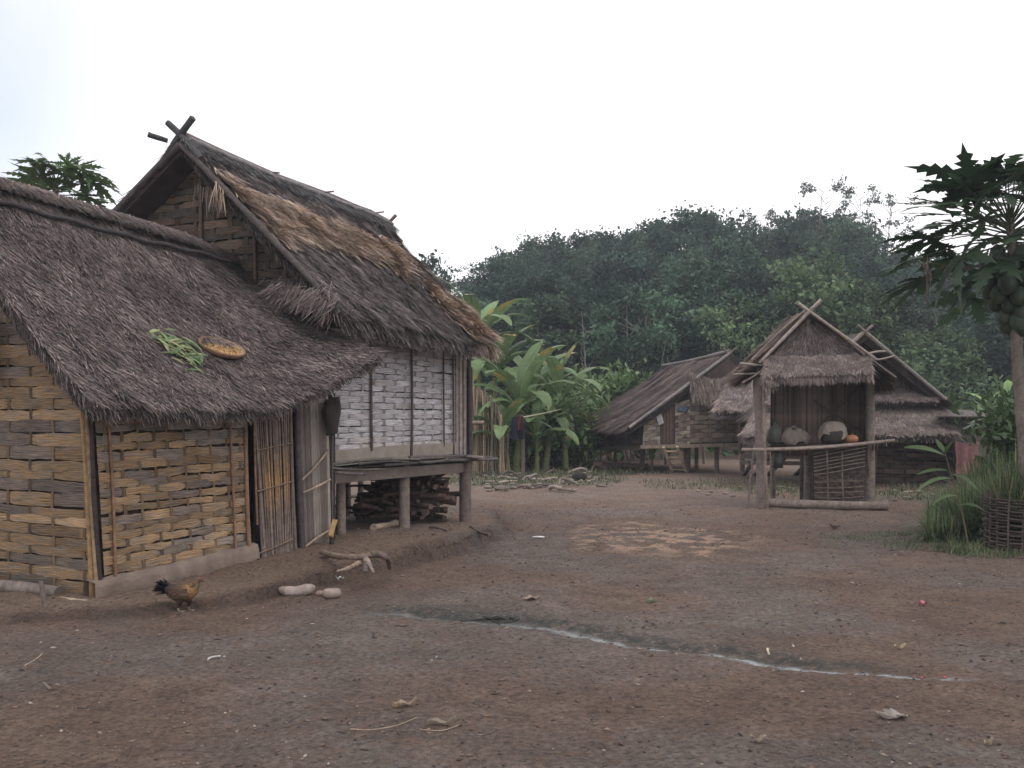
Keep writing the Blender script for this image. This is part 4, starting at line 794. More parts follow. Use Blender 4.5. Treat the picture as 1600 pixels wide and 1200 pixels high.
fn = thing('stake_fence', PG(770, 737), 'tall fence of pale upright stakes behind the white-walled house', 'fence')
mb = MB()
for k in range(62):
    x = 728+k*1.02+rng.normal()*.8; y = 27.8+rng.normal()*.15; top = np.interp(x, (728, 745, 770, 783, 791), (603, 610, 622, 650, 670))+rng.normal()*5
    a = PY(x, 742, y); b = PY(x+rng.normal()*1.5, top, y); pole(mb, a, b, .022+.012*rng.random(), [C(.40, .32, .22), C(.30, .24, .17), C(.22, .18, .14)][rng.integers(3)]*(.7+.5*rng.random()), k=5, bend=.03, seg=5)
mb.build('stake_panel', 'wood', fn); 
for ya, yb in ((650, 664), (700, 706)): mb = MB(); pole(mb, PY(728, ya, 28.3), PY(792, yb, 28.3), .03, C(.25, .2, .16)); mb.build('rail', 'wood', fn)
mb = MB(); pole(mb, PY(733, 661, 26), PY(757, 660, 26), .05, C(.22, .17, .13)); mb.build('protruding_pole', 'wood', label='short cut pole sticking out past the far corner of the stilt house', cat='pole')
fn = thing('dark_fence', PG(850, 730), 'low dark fence of thin sticks below the banana plants', 'fence')
mb = MB()
for k in range(90):
    x = 786+k*1.55; a = PY(x+rng.normal()*1, 733, 31); b = PY(x+rng.normal()*3, 688+rng.normal()*5, 31); pole(mb, a, b, .02, C(.085, .07, .06)*(.6+.9*rng.random()), k=5, bend=.03, seg=4)
for y in (697, 712, 724): pole(mb, PY(786, y, 30.9), PY(926, y+1, 30.9), .03, C(.10, .08, .07), bend=.03)
mb.build('stick_panel', 'wood', fn)
lp = G(817, 752); mb = MB(); pole(mb, lp-A3(0, 0, .1), PY(815, 648, lp[1]), .045, C(.12, .10, .09), bend=.02); mb.build('washing_post', 'wood', label='dark upright post with dark clothes hung at its top', cat='post')
p2 = G(858, 735); mb = MB(); pole(mb, p2-A3(0, 0, .1), PY(852, 640, p2[1]), .03, C(.3, .24, .17), bend=.03); mb.build('thin_post', 'wood', label='thin pale leaning post holding the washing pole, by the bananas', cat='post')
mb = MB(); pole(mb, PY(812, 653, lp[1]-.1), PY(882, 638, p2[1]), .022, C(.3, .27, .2), bend=.03); mb.build('washing_pole', 'wood', label='thin horizontal pole running from the dark post towards the bananas', cat='pole')
mb = MB(); a, b = np.meshgrid(np.linspace(0, 1, 12), np.linspace(0, 1, 14), indexing='ij'); p = PY(800, 652, lp[1]-.12)+a[..., None]*A3(.27, 0, .02)-b[..., None]*A3(.06, 0, .55)+A3(.12, 0, 0)*b[..., None]*a[..., None]
p[..., 1] += .05*np.sin(a*12)*(.3+b)-.02; mb.grid(p, C(.022, .024, .038)); p2_ = p.copy(); p2_[..., 1] += .05; mb.grid(p2_, C(.03, .025, .035))
mb.build('dark_clothes', 'cloth', smooth=True, label='dark blue clothes hanging from the top of the dark post', cat='clothes')
mb = MB(); p = PY(809, 650, lp[1]-.22)+a[..., None]*A3(.11, 0, .0)-b[..., None]*A3(.0, 0, .34); p[..., 1] += .03*np.sin(a*9+b*3); mb.grid(p, C(.10, .035, .035)); mb.build('red_cloth', 'cloth', smooth=True, label='small dark red cloth hung over the dark blue clothes', cat='cloth')

# ================================================================== 7. papaya trees
def papaya_leaf(mb, o, d, up, R, c, droop=.5):      # palmate leaf: seven toothed lobes round the stalk
    d = nrmz(d); s = nrmz(np.cross(d, up)); n = np.cross(s, d); c = c*(.8+.4*rng.random()); o = o+d*R*.12
    tt = np.array([0, .18, .34, .47, .49, .62, .645, .77, .80, 1.0]); ww = np.array([.05, .10, .13, .25, .10, .22, .085, .15, .055, .004])
    for k, (th, l_) in enumerate(zip((-2.3, -1.5, -.75, 0, .75, 1.5, 2.3), (.62, .82, .97, 1.12, .97, .82, .62))):
        th = th+rng.normal()*.07; l = R*l_*(.88+.24*rng.random()); a = d*math.cos(th)+s*math.sin(th)*.95; b = np.cross(n, a); cup = rng.normal()*.06
        P = []
        for sg in (-1, 0, 1):
            w_ = ww*R*.78*(.85+.3*rng.random()) if sg else ww*0
            p = o+a*(tt*l)[:, None]+b*(sg*w_)[:, None]+n*(abs(sg)*w_*.25+cup*R*np.sin(tt*3))[:, None]; rr = tt*l; p[:, 2] -= droop*rr**2/R+abs(sg)*w_*.25; P.append(p)
        mb.grid(np.stack(P, 1), c*(.85+.3*rng.random()))
def papaya(loc, path, crown, nl, pet, R, fruits, label, tr=.08, zs=1., elev=(-.45, 1.25), green=C(.045, .085, .035), az=(0, 2*PI)):
    t = thing('papaya_tree', loc, label, 'tree'); path = np.array(path); p = curve(path, 24); mb = MB(); rr = np.interp(np.linspace(0, 1, 24), (0, .7, 1), (tr*1.1, tr*.8, tr*.55)); cc = C(.17, .145, .125)*(.8+.4*fbm(np.arange(24)*.9, np.zeros(24), 2, 3))[:, None]
    for i in range(1): mb.tube(p, rr*(1+.08*np.sin(np.arange(24)*2.6)), cc, 12, wob=.06)
    mb.build('trunk', 'wood', t); top = p[-1]
    for i in range(nl):
        q = (i+.5)/nl; el = elev[1]+(elev[0]-elev[1])*q**.8; a = i*2.39996+rng.normal()*.2; a = az[0]+(a % (2*PI))/(2*PI)*(az[1]-az[0]); pl = pet*(.45+.6*q**.6)*(.85+.3*rng.random()); o = top-A3(0, 0, 1)*(.02+.30*q)*zs
        d = A3(math.cos(a)*math.cos(el), math.sin(a)*math.cos(el), math.sin(el)); e = o+d*pl-A3(0, 0, .12*pl*q); m = (o+e)/2+A3(0, 0, .05*pl)
        mb = MB(); mb.tube(curve([o, m, e], 7), np.linspace(.012, .006, 7), C(.09, .12, .06)*.8, 5); a2 = a+rng.normal()*.35; dd = A3(math.cos(a2), math.sin(a2), (.05-.45*q)+.35*math.sin(el)+rng.normal()*.15); papaya_leaf(mb, e, dd, (rng.normal()*.3, rng.normal()*.3, 1), R*(.75+.5*rng.random())*(.72 if q < .12 else 1), green*(.6+.8*rng.random()), droop=.05+.35*rng.random()**2); mb.build('leaf', 'leaf', t)
    for i in range(fruits):
        q = i/max(1, fruits); a = i*2.4; rad = .12+.15*math.sin(PI*min(1, q*1.1+.12)); z = -.42-.92*q; c0 = top+A3(math.cos(a)*rad, math.sin(a)*rad, z)+rng.normal(size=3)*.02; base = np.array((np.interp(c0[2], p[:, 2], p[:, 0])-top[0], 0, 0)); c0 = c0+base
        s_ = .092*(.8+.4*rng.random()); prof = []; 
        for ph in np.linspace(-PI/2, PI/2, 9): prof.append([c0+A3(math.cos(h)*s_*math.cos(ph), math.sin(h)*s_*math.cos(ph), 1.25*s_*math.sin(ph)) for h in np.linspace(0, 2*PI, 12, endpoint=False)])
        mb = MB(); mb.grid(np.array(prof), C(.040, .062, .040)*(.75+.6*rng.random()), closeU=True); mb.build('fruit', 'skin', t, smooth=True)
    return t, top
YP = 12.1
pl_, ptop = papaya(G(1606, 860), [PY(1610, 864, YP), PY(1601, 700, YP), PY(1590, 560, YP), PY(1584, 430, YP), PY(1578, 342, YP)], None, 56, 1.02, .62, 46, 'papaya tree at the right edge with a cluster of dark green fruit', tr=.076, elev=(-.38, 1.35), green=C(.034, .060, .032))
mb = MB(); papaya_leaf(mb, PY(1447, 412, 11.8), A3(-.05, -.1, -1), (1, -.25, .1), .34, C(.09, .06, .05), droop=.3); mb.tube([PY(1447, 410, 11.8), PY(1500, 418, 11.9), PY(1570, 415, 12)], .009, C(.14, .12, .08), 5); mb.build('dead_leaf', 'leaf', pl_)
papaya(A3(-7.75, 17, 0), [A3(-7.75, 17.0, 0), A3(-7.78, 17, 2.6), A3(-7.72, 17.0, 5.6)], None, 26, .62, .58, 0, 'papaya tree whose crown shows over the low hut roof', elev=(-.2, 1.1), green=C(.075, .12, .045))

# ================================================================== 8. bananas, shrubs, undergrowth
def banana_leaf(mb, o, az, el, ln, wd, c, arch=1.0, tear=.5):
    n = 26; t = np.linspace(0, 1, n); a = el-arch*t**1.5*1.5; h = np.cumsum(np.cos(a))/n*ln; z = np.cumsum(np.sin(a))/n*ln; p = o+np.stack([math.cos(az)*h, math.sin(az)*h, z], -1); s = A3(-math.sin(az), math.cos(az), 0)
    T = nrmz(np.gradient(p, axis=0)); nn = nrmz(np.cross(np.broadcast_to(s, T.shape), T)); nn *= np.sign(nn[:, 2:]+1e-6)
    mb.tube(p, np.linspace(.022, .005, n), c*1.5, 5)
    w_ = wd*np.clip(np.sin(PI*np.clip((t-.10)/.90, 0, 1)), 0, 1)**.55
    for sg in (1, -1):
        i = 3
        while i < n-1:
            j = min(n-1, i+int(rng.integers(2, 7))); k = np.arange(i, j+1); sk = (rng.random()-.5)*tear*.25; dr = (rng.random())*tear*.35
            e = p[k]+s*sg*(w_[k])[:, None]*.93+nn[k]*(w_[k]*(.25-dr))[:, None]+T[k]*(sk*wd); e[0] += T[k[0]]*.02; m = p[k]+s*sg*(w_[k]*.55)[:, None]+nn[k]*(w_[k]*.22)[:, None]
            cc = c*(.85+.3*rng.random()); mb.grid(np.stack([p[k], m, e], 1), cc if rng.random() > .04 else C(.28, .24, .08)); i = j
def banana(loc, h, ln, n, label, rad=.11, seed=0, az0=0, elr=(.5, 1.35), c=C(.15, .225, .10), group='banana plants between the houses'):
    t = thing('banana_plant', loc, label, 'banana plant', group); loc = np.array(loc, float); mb = MB(); top = loc+A3(rng.normal()*.1, 0, h); pole(mb, loc-A3(0, 0, .1), top, rad, C(.16, .18, .085), k=10, bend=.03, taper=.6); mb.build('stem', 'wood', t)
    for i in range(n):
        q = i/n; mb = MB(); banana_leaf(mb, top, az0+i*2.3999+rng.normal()*.25, elr[1]-(elr[1]-elr[0])*q+rng.normal()*.08, ln*(.8+.35*rng.random()), ln*.125*(.85+.3*rng.random()), c*(.6+.7*rng.random()), arch=.6+.95*q, tear=.6+.9*rng.random()); mb.build('leaf', 'leaf', t)
for px, py0, Y, top, ln, n, lab, kw2 in (
    (884, 735, 30.0, 628, 2.0, 9, 'banana plant with upright young leaves left of the far stilt house', dict(elr=(.5, 1.5))),
    (806, 740, 28.5, 640, 2.3, 10, 'spreading banana plant with arching leaves behind the dark washing post', dict(az0=.6)),
    (752, 742, 30.5, 545, 2.3, 11, 'tallest banana plant, its leaves rising behind the thatch eave', dict(az0=1.1, elr=(.6, 1.4))),
    (836, 735, 31.5, 618, 2.2, 9, 'banana plant between the arching one and the upright one', dict(az0=2.)),
    (778, 738, 30.5, 590, 2.2, 9, 'banana plant directly behind the pale stake fence', dict(az0=.3)),
    (795, 738, 27.8, 690, 1.7, 10, 'low bushy banana clump just right of the pale stakes', dict(az0=.4, rad=.08)),
    (838, 738, 28.6, 688, 1.6, 10, 'low banana clump in front of the middle banana plants', dict(az0=1.4, rad=.08)),
    (880, 738, 31.0, 672, 1.5, 10, 'low banana plant beside the bright broad-leaved bush', dict(az0=2.4, rad=.08)),
    (850, 735, 29.4, 668, 1.5, 8, 'small banana plant low in front of the dark stick fence', dict(az0=.9)),
    (1562, 735, 27.0, 655, 1.3, 7, 'young banana plant with one broad pale leaf behind the shack', dict(az0=.2, c=C(.17, .27, .10)))):
    p = G(px, py0); p = PY(px, py0, Y); p[2] = float(gz(p[0], p[1])); banana(p, PY(px, top, Y)[2]-p[2], ln, n, lab, **kw2)
def shrub(loc, h, r, n, size, c, label, stems=5, group=None, name='shrub', asp=.4, cat='shrub'):
    t = thing(name, loc, label, cat, group); loc = np.array(loc, float); mb = MB(); cl = []
    for i in range(stems):
        a = rng.random()*2*PI; e = loc+A3(math.cos(a)*r*.7, math.sin(a)*r*.7, h*(.6+.35*rng.random())); pole(mb, loc+A3(math.cos(a), math.sin(a), 0)*.08, e, .022, C(.16, .13, .09), k=5, bend=.06, taper=.5); cl.append(e)
        for q in range(3): cl.append(loc+(e-loc)*(.45+.5*rng.random())+rng.normal(size=3)*r*.28)
    mb.build('stems', 'wood', t); mb = MB(); cl = np.array(cl); k = rng.integers(0, len(cl), n); P = cl[k]+rng.normal(size=(n, 3))*A3(r*.26, r*.26, h*.10); P[:, 2] = np.maximum(P[:, 2], loc[2]+.08)
    tone = (.6+.8*rng.random(len(cl)))[k][:, None]; mb.leaves(P, size*(.6+.8*rng.random(n)), np.asarray(c)*tone*(.75+.5*rng.random((n, 1))), asp=asp, up=.6); mb.build('foliage', 'leaf', t); return t
def at(px, Y): p = PY(px, 700, Y); p[2] = float(gz(p[0], Y)); return p
for i, (px, Y, h, r, sz, c) in enumerate(((925, 35.5, 2.9, 1.1, .30, C(.13, .19, .075)), (955, 36, 3.0, 1.2, .30, C(.115, .175, .07)), (985, 35.5, 2.9, 1.1, .28, C(.10, .16, .065)), (893, 34.5, 1.9, .9, .26, C(.09, .15, .055)), (865, 33, 2.3, 1.1, .28, C(.085, .14, .055)), (820, 33, 2.4, 1.2, .26, C(.075, .125, .05)), (780, 32, 2.3, 1.2, .26, C(.07, .12, .05)), (1015, 37, 2.6, 1.2, .26, C(.075, .13, .055)))):
    labs = ('bright broad-leaved bush left of the far house roof', 'tall bright bush just above the long eave of the far house', 'bright bush touching the far house roof slope', 'low bush at the left end of the dark low eave', 'mid green bush behind the upright banana plant', 'dark bush filling the gap behind the arching banana', 'dark bush behind the pale stake fence', 'dull green bush behind the far house ridge')
    shrub(at(px, Y), h, r, 1500, sz, c, labs[i])
for px, Y, h, r, c, lab in ((1515, 30, 2.6, 1.6, C(.05, .09, .04), 'dark green bush above the shack roof'), (1590, 28, 2.6, 1.4, C(.055, .10, .04), 'dark green bush behind the papaya trunk'), (1612, 19.5, 1.7, .7, C(.05, .085, .035), 'dark leafy bush in front of the shack wall'), (1615, 17.5, 1.9, .9, C(.055, .095, .04), 'leafy bush at the right edge behind the wattle ring'), (1655, 15.5, 1.8, 1.0, C(.06, .10, .04), 'leafy bush just outside the right edge beyond the papaya')):
    shrub(at(px, Y), h, r, 1700, .2, c, lab)
mb = MB(); n = 46000     # undergrowth at the foot of the hill
x = rng.uniform(-24, 36, n); y = rng.uniform(36.5, 54, n); k = fbm(x*.45, y*.45, 3, 71); hh = (1.0+2.2*k)*rng.random(n)**.6*np.where(y > 46, .8, 1)
P = np.stack([x, y, gz(x, y)+hh], -1); c = C(.060, .105, .048)*(.45+1.1*fbm(x*.8, y*.8, 3, 73))[:, None]*(.6+.8*rng.random((n, 1))); mb.leaves(P, .34*(.6+.8*rng.random(n)), c, asp=.6, up=.5)
mb.build('undergrowth', 'forest', at=(5, 45, 0), kind='stuff', label='dense green undergrowth along the foot of the wooded hill', cat='undergrowth')

# ================================================================== 9. the wooded hill: each tree its own thing
def tree_proto(h, r, nclump, nleaf, c, bare=False, leaf=.27, asp=.6, low=.32, wispy=0):
    t = thing('forest_tree', (0, 0, 0), 'x', 'tree'); mb = MB(); col = C(.15, .13, .11) if not bare else C(.21, .195, .175)
    pole(mb, (0, 0, -.4), (rng.normal()*.25, rng.normal()*.25, h*(.97 if wispy or bare else .88)), .13 if not (wispy or bare) else .06, col, k=6, bend=.22, taper=.3, seg=8); cl = []
    for i in range(12 if not wispy else 14):
        z = h*(low+.5*rng.random()); a = rng.random()*2*PI; q = r*(.55+.4*rng.random()); e = A3(math.cos(a)*q, math.sin(a)*q, min(h*(1.02 if (wispy or bare) else .95), z+q*(1.6 if (wispy or bare) else .6)))
        if bare: e = A3(0, 0, z)+(e-A3(0, 0, z))*.45
        pole(mb, (0, 0, z), e, .022 if (wispy or bare) else .05, col, k=4, bend=.16, taper=.3, seg=6); cl.append(e)
    mb.build('trunk', 'wood', t)
    if nleaf:
        if not wispy:
            u = nrmz(rng.normal(size=(nclump, 3))); rad = rng.random(nclump)**.35; cc = u*rad[:, None]*A3(r, r, h*(1-low)/2)+A3(0, 0, h*(1+low)/2)
            cc[:, :2] *= (1-.45*np.clip((cc[:, 2:]-h*.8)/(h*.2), 0, 1)); cl = np.vstack([np.array(cl), cc])
        else: cl = np.array(cl)
        k = rng.integers(0, len(cl), nleaf); sp = .38 if not wispy else .16; P = cl[k]+rng.normal(size=(nleaf, 3))*A3(sp, sp, sp*.75); tone = (.32+1.35*rng.random(len(cl)))[k][:, None]
        mb = MB(); mb.leaves(P, leaf*(.6+.8*rng.random(nleaf)), c*tone*(.7+.6*rng.random((nleaf, 1))), asp=asp, up=.4); mb.build('crown', 'forest', t)
    return t
PR = [tree_proto(8, 2.2, 34, 6500, C(.040, .070, .044)), tree_proto(8, 1.9, 30, 5500, C(.034, .062, .044)), tree_proto(8, 2.4, 38, 7000, C(.048, .076, .044)), tree_proto(8, 1.8, 26, 4200, C(.058, .080, .05), leaf=.24),
      tree_proto(8, 2.3, 40, 6000, C(.075, .11, .055)), tree_proto(9, 1.5, 10, 900, C(.085, .105, .085), wispy=1, low=.5, leaf=.15), tree_proto(8, 1.3, 26, 3000, C(.04, .065, .042), low=.25), tree_proto(8, 1.4, 0, 0, C(0, 0, 0), bare=True)]
used = [False]*8
KL = {0: 'dark green broad-crowned forest tree', 1: 'dark bluish green forest tree', 2: 'wide spreading forest tree with mottled crown', 3: 'olive green forest tree with fine foliage', 4: 'light green leafy tree', 5: 'thin airy tree with wispy foliage', 6: 'narrow dark conical forest tree', 7: 'bare pale dead tree trunk with few branches'}
def plant(k, px, Y, top, label, group=None, z0=None, rz=None):
    x = (px-800)/F*Y; g = float(gz(x, Y)) if z0 is None else z0; h = CAMZ+(HOR-top)/F*Y-g; sc = max(.35, h/(9.0 if k == 5 else 8.0)); wsc = .5+.5*sc if sc < 1 else sc**.8
    if not used[k]:
        o = PR[k]; used[k] = True; o.location = (x, Y, g); o.rotation_euler = (0, 0, rng.random()*6); o.scale = (wsc, wsc, sc); o['label'] = label
        if group: o['group'] = group
        return o
    return dup(PR[k], (x, Y, g), rng.random()*6.28, (wsc, wsc, sc), label, group)
SK = ((500, 440), (640, 432), (690, 425), (730, 420), (765, 398), (800, 385), (830, 374), (880, 368), (900, 374), (950, 352), (1000, 350), (1050, 350), (1080, 342), (1150, 338), (1200, 352), (1250, 338), (1300, 334), (1350, 356), (1400, 388), (1500, 398), (1640, 398), (2100, 420))
sky_at = lambda px: np.interp(px, [a for a, b in SK], [b for a, b in SK])
rows_ = ((50, 108, 50, 'at the foot of the hill'), (57, 80, 46, 'on the lower slope of the hill'), (65, 54, 42, 'half way up the hill'), (74, 30, 40, 'on the upper slope of the hill'), (84, 4, 36, 'on the hilltop against the sky'))
for ri, (Y, off, stp, where) in enumerate(rows_):
    x = 560+ri*9
    while x < 1760:
        k = [0, 1, 2, 3, 0, 1, 2, 0][rng.integers(8)]; xx = x+rng.normal()*8; yy = Y+rng.normal()*1.8; tp = sky_at(xx)+off+rng.normal()*(17 if ri < 4 else 7)
        if xx < 740: k = 6 if rng.random() < .6 else 1; tp += 6
        lab = KL[k]+' '+where
        plant(k, xx, yy, tp, lab, 'forest trees on the hill'); x += stp*(.8+.4*rng.random())
for px in (640, 720, 790, 860): pass
plant(6, 668, 60, 386, 'single dark tree rising left of the forest beside the big thatch roof')
plant(5, 735, 78, 424, 'thin airy tree in the gap between roof and forest')
plant(5, 1288, 80, 296, 'tall wispy tree left of three rising above the skyline')
plant(5, 1342, 82, 306, 'tall wispy tree in the middle above the skyline')
plant(5, 1392, 80, 318, 'wispy tree beside the papaya crown above the skyline')
plant(5, 1190, 84, 340, 'airy tree on the skyline left of the big round crown')
plant(4, 1290, 46, 412, 'light green leafy tree behind the granary roof peak')
plant(4, 1345, 45, 452, 'lower light green tree right of the granary roof peak', )
plant(4, 1165, 47, 480, 'light green tree between far house and granary roofs')
plant(4, 1470, 43, 520, 'light green small tree beneath the papaya leaves')
for px, top, where in ((1378, 472, 'below the papaya leaves'), (1466, 470, 'above the shack, below the papaya'), (915, 480, 'above the upright banana plant'), (1048, 500, 'above the far house roof'), (1118, 505, 'above the far house ridge end'), (985, 470, 'left of the far house above the bushes')):
    plant(7, px, 46, top, 'pale bare trunk standing '+where)

# ================================================================== 10. right corner: wattle ring, grass, leafy stem
wr = thing('wattle_ring', at(1624, 12.1), 'round wattle enclosure of woven sticks around the papaya foot', 'planter'); wc = np.array(wr.location); wc[2] = float(gz(wc[0], wc[1])); RW = .60
mb = MB(); ns = 24
for i in range(ns):
    a = 2*PI*i/ns; b = wc+A3(math.cos(a)*RW, math.sin(a)*RW, -.05); pole(mb, b, b+A3(.02*rng.normal(), .02*rng.normal(), .68+.08*rng.random()), .014, C(.10, .08, .07), k=6, bend=.01)
mb.build('stakes', 'wood', wr); mb = MB()
for j in range(17):
    n = 145; a = np.linspace(0, 2*PI*1.02, n); ph = (j % 2)*PI; rr = RW+.024*np.sin(a*ns/2+ph); z = .03+j*.036+.018*(fbm(a*1.5, a*0+j, 2, 5)-.5)*2; p = wc+np.stack([np.cos(a)*rr, np.sin(a)*rr, z], -1); c = C(.085, .068, .06)*(.5+.9*fbm(a*2+j*3, a*0, 2, 8))[:, None]; mb.tube(p, .011+.003*rng.random(), c, 5)
mb.build('woven_sticks', 'wood', wr)
mb = MB(); a = np.linspace(0, 2*PI, 30); mb.grid(np.array([[wc+A3(math.cos(q)*r, math.sin(q)*r, .36) for q in a] for r in (0.01, .55)]), C(.05, .04, .035)); mb.build('soil', 'mud', wr)
mb = MB()
def grassblades(mb, cx, cy, rx, ry, n, ln, c, wd=.012, spread=.55, z0=0., droop=.5):
    q = rng.random(n)*2*PI; r = np.sqrt(rng.random(n)); x = cx+np.cos(q)*r*rx; y = cy+np.sin(q)*r*ry; z = gz(x, y)+z0; a = rng.random(n)*2*PI; sp = rng.random(n)*spread
    D = np.stack([np.cos(a)*sp, np.sin(a)*sp, np.ones(n)], -1); N_ = np.stack([np.cos(a), np.sin(a), -sp*.5], -1); l = ln*(.5+.7*rng.random(n)); dr = -l*.0
    cc = np.asarray(c)*(.4+1.3*rng.random((n, 1))**1.4)*(1+(rng.random((n, 3))-.5)*.25); dry = rng.random(n) < .07; cc[dry] = C(.30, .25, .14)*(.6+.6*rng.random((dry.sum(), 1)))
    mb.blades(np.stack([x, y, z], -1), D, N_, l, wd*(.6+.8*rng.random(n)), l*.45*sp*1.2, cc, droop=l*sp*droop)
G1 = C(.105, .145, .072)
for px, py, rx, ry, n, ln in ((1500, 835, .32, .35, 1200, .55), (1535, 842, .35, .3, 2000, .75), (1488, 828, .35, .3, 900, .55), (1560, 815, .4, .4, 1800, 1.05), (1590, 800, .5, .4, 2200, 1.15), (1620, 840, .4, .4, 1000, 1.1), (1475, 845, .25, .2, 600, .4), (1550, 790, .4, .4, 1600, .8)):
    p = PG(px, py); grassblades(mb, p[0], p[1], rx, ry, n, ln, G1*1.15, wd=.015, droop=.8, spread=.75)
grassblades(mb, wc[0], wc[1], .5, .5, 1500, .7, G1*.9, z0=.35)
mb.build('tall_grass', 'leaf', kind='stuff', label='tall green grass growing around the wattle ring', cat='grass')
mb = MB()
for px, py, rx, ry, n, ln in ((1420, 843, 1.0, .45, 900, .045), (1480, 856, .8, .5, 900, .07), (1540, 868, .45, .3, 550, .10), (1360, 836, .7, .35, 350, .035), (1440, 835, .6, .4, 600, .07), (1500, 862, .3, .25, 350, .2)):
    p = PG(px, py); grassblades(mb, p[0], p[1], rx, ry, n, ln, G1*.9, wd=.006, spread=1.1)
mb.build('short_grass', 'leaf', kind='stuff', label='short sparse grass on the bare earth left of the wattle ring', cat='grass')
mb = MB()
for px, py, rx, ry, n, ln in ((770, 752, 1.6, 1.8, 1100, .09), (830, 752, 2.2, 2.2, 1700, .10), (890, 748, 1.5, 2.5, 1000, .09), (750, 738, 1.5, 2, 1200, .16), (860, 738, 2.5, 2, 1500, .16), (980, 738, 1.5, 1.5, 500, .12)):
    p = PG(px, py); grassblades(mb, p[0], p[1], rx, ry, n, ln, C(.12, .14, .085), wd=.02, spread=1.2)
mb.build('weeds', 'leaf', kind='stuff', label='patchy weeds among the litter before the banana plants', cat='weeds')
mb = MB()
for px, py, rx, ry, n, ln in ((1405, 775, 1.0, 1.2, 1100, .09), (1230, 768, 1.2, 1.5, 900, .09), (1120, 758, 1.8, 2, 1200, .10), (1450, 765, .8, 1.5, 900, .12), (1300, 765, 1.5, 1.5, 800, .08)):
    p = PG(px, py); grassblades(mb, p[0], p[1], rx, ry, n, ln, C(.13, .15, .085), wd=.015, spread=1.2)
mb.build('weeds', 'leaf', kind='stuff', label='sparse weeds on the earth behind and beside the granary', cat='weeds')
sp = thing('leafy_stem_plant', G(1514, 858), 'single leaning stem plant with long drooping leaves before the tall grass', 'plant')
b0 = np.array(sp.location); Yq = b0[1]; tp = PY(1476, 706, Yq-.1); mid = PY(1503, 800, Yq); pth = curve([b0, mid, PY(1487, 745, Yq), tp], 14); mb = MB(); mb.tube(pth, np.linspace(.012, .006, 14), C(.12, .10, .07), 6); mb.build('stem', 'wood', sp)
def lance(mb, o, e, wd, c, droop=.1, nrm=(0, -.6, .8)):
    o, e = np.asarray(o, float), np.asarray(e, float); t = np.linspace(0, 1, 10); d = e-o; p = o+d*t[:, None]; p[:, 2] += droop*np.sin(PI*t); s = nrmz(np.cross(nrmz(d), nrm)); w_ = wd*np.sin(PI*np.clip(t*.94+.03, 0, 1))**.8
    mb.grid(np.stack([p-s*w_[:, None]+A3(0, 0, 1)*.15*wd, p, p+s*w_[:, None]+A3(0, 0, 1)*.15*wd], 1), c)
for (ax, ay), (bx, by), w_, dy, dr in (((1477, 712), (1413, 700), .045, -.1, .04), ((1477, 708), (1462, 686), .035, .1, .0), ((1476, 708), (1487, 690), .045, -.15, .0), ((1481, 735), (1432, 742), .025, .0, .03), ((1487, 748), (1432, 768), .028, -.1, .06), ((1485, 742), (1530, 768), .03, -.1, .06), ((1496, 775), (1456, 790), .026, -.1, .05), ((1498, 790), (1540, 800), .028, -.1, .05)):
    mb = MB(); lance(mb, PY(ax, ay, Yq-.05), PY(bx, by, Yq-.05+dy), w_, C(.085, .13, .055)*(.7+.6*rng.random()), dr); mb.build('leaf', 'leaf', sp)

# ================================================================== 11. chicken, stones, logs and litter
ck = thing('chicken', G(286, 955), 'brown chicken with ochre breast and black tail walking past the mud foundation', 'chicken'); c0 = np.array(ck.location)
K = lambda x, y, z: c0+A3(x, y, z)
xs_ = [(-.165, .185, .012), (-.14, .185, .035), (-.10, .172, .055), (-.05, .158, .070), (.0, .152, .076), (.045, .158, .070), (.08, .178, .053), (.102, .205, .036), (.114, .232, .026), (.124, .254, .024), (.142, .264, .023), (.160, .260, .016), (.176, .254, .007), (.190, .249, .002)]
cc = np.array([C(.015, .017, .02), C(.02, .02, .022), C(.05, .036, .028), C(.075, .05, .034), C(.085, .055, .035), C(.15, .09, .045), C(.24, .14, .06), C(.12, .085, .05), C(.14, .10, .06), C(.13, .09, .06), C(.12, .07, .05), C(.14, .08, .06), C(.16, .12, .09), C(.16, .12, .09)])
body = MB(); pts = curve([K(x, 0, z) for x, z, r in xs_], 40); rd = np.interp(np.linspace(0, 1, 40), np.linspace(0, 1, len(xs_)), [r for *_, r in xs_]); body.tube(pts, rd, interp(cc, np.linspace(0, 1, 40)), 16, wob=.03)
for sx_, fy, s_ in ((-.03, -.03, -1), (.035, .03, 1)):      # thighs, shanks and toes
    hip = K(.0+sx_*.3, fy, .11); kn = K(sx_+.01, fy, .075); an = K(sx_-.005, fy, .035); ft = K(sx_+.01, fy, .006)
    body.tube(curve([hip, kn, an], 8), np.linspace(.036, .010, 8), C(.045, .032, .028), 9); body.tube([an, ft], .006, C(.22, .19, .13), 6)
    for q in (-.5, 0, .5): body.tube([ft, ft+A3(.042*math.cos(q), .042*math.sin(q), -.003)], .004, C(.24, .2, .14), 5)
    body.tube([ft, ft+A3(-.022, 0, -.002)], .004, C(.24, .2, .14), 5)
body.build('body', 'feather', ck, smooth=True)
mb = MB(); n = 240; q = rng.random(n); el = .05+1.35*rng.random(n); P = np.array([K(-.13, 0, .185)]*n)+rng.normal(size=(n, 3))*.012; D = np.stack([-np.cos(el), (rng.random(n)-.5)*.35, np.sin(el)], -1)
mb.blades(P, D, np.stack([np.sin(el), np.zeros(n), np.cos(el)], -1)+rng.normal(size=(n, 3))*.3, .065+.05*rng.random(n), .020, -.02, jitc(C(.018, .020, .025), n, .4), droop=.02); mb.build('tail_feathers', 'feather', ck)
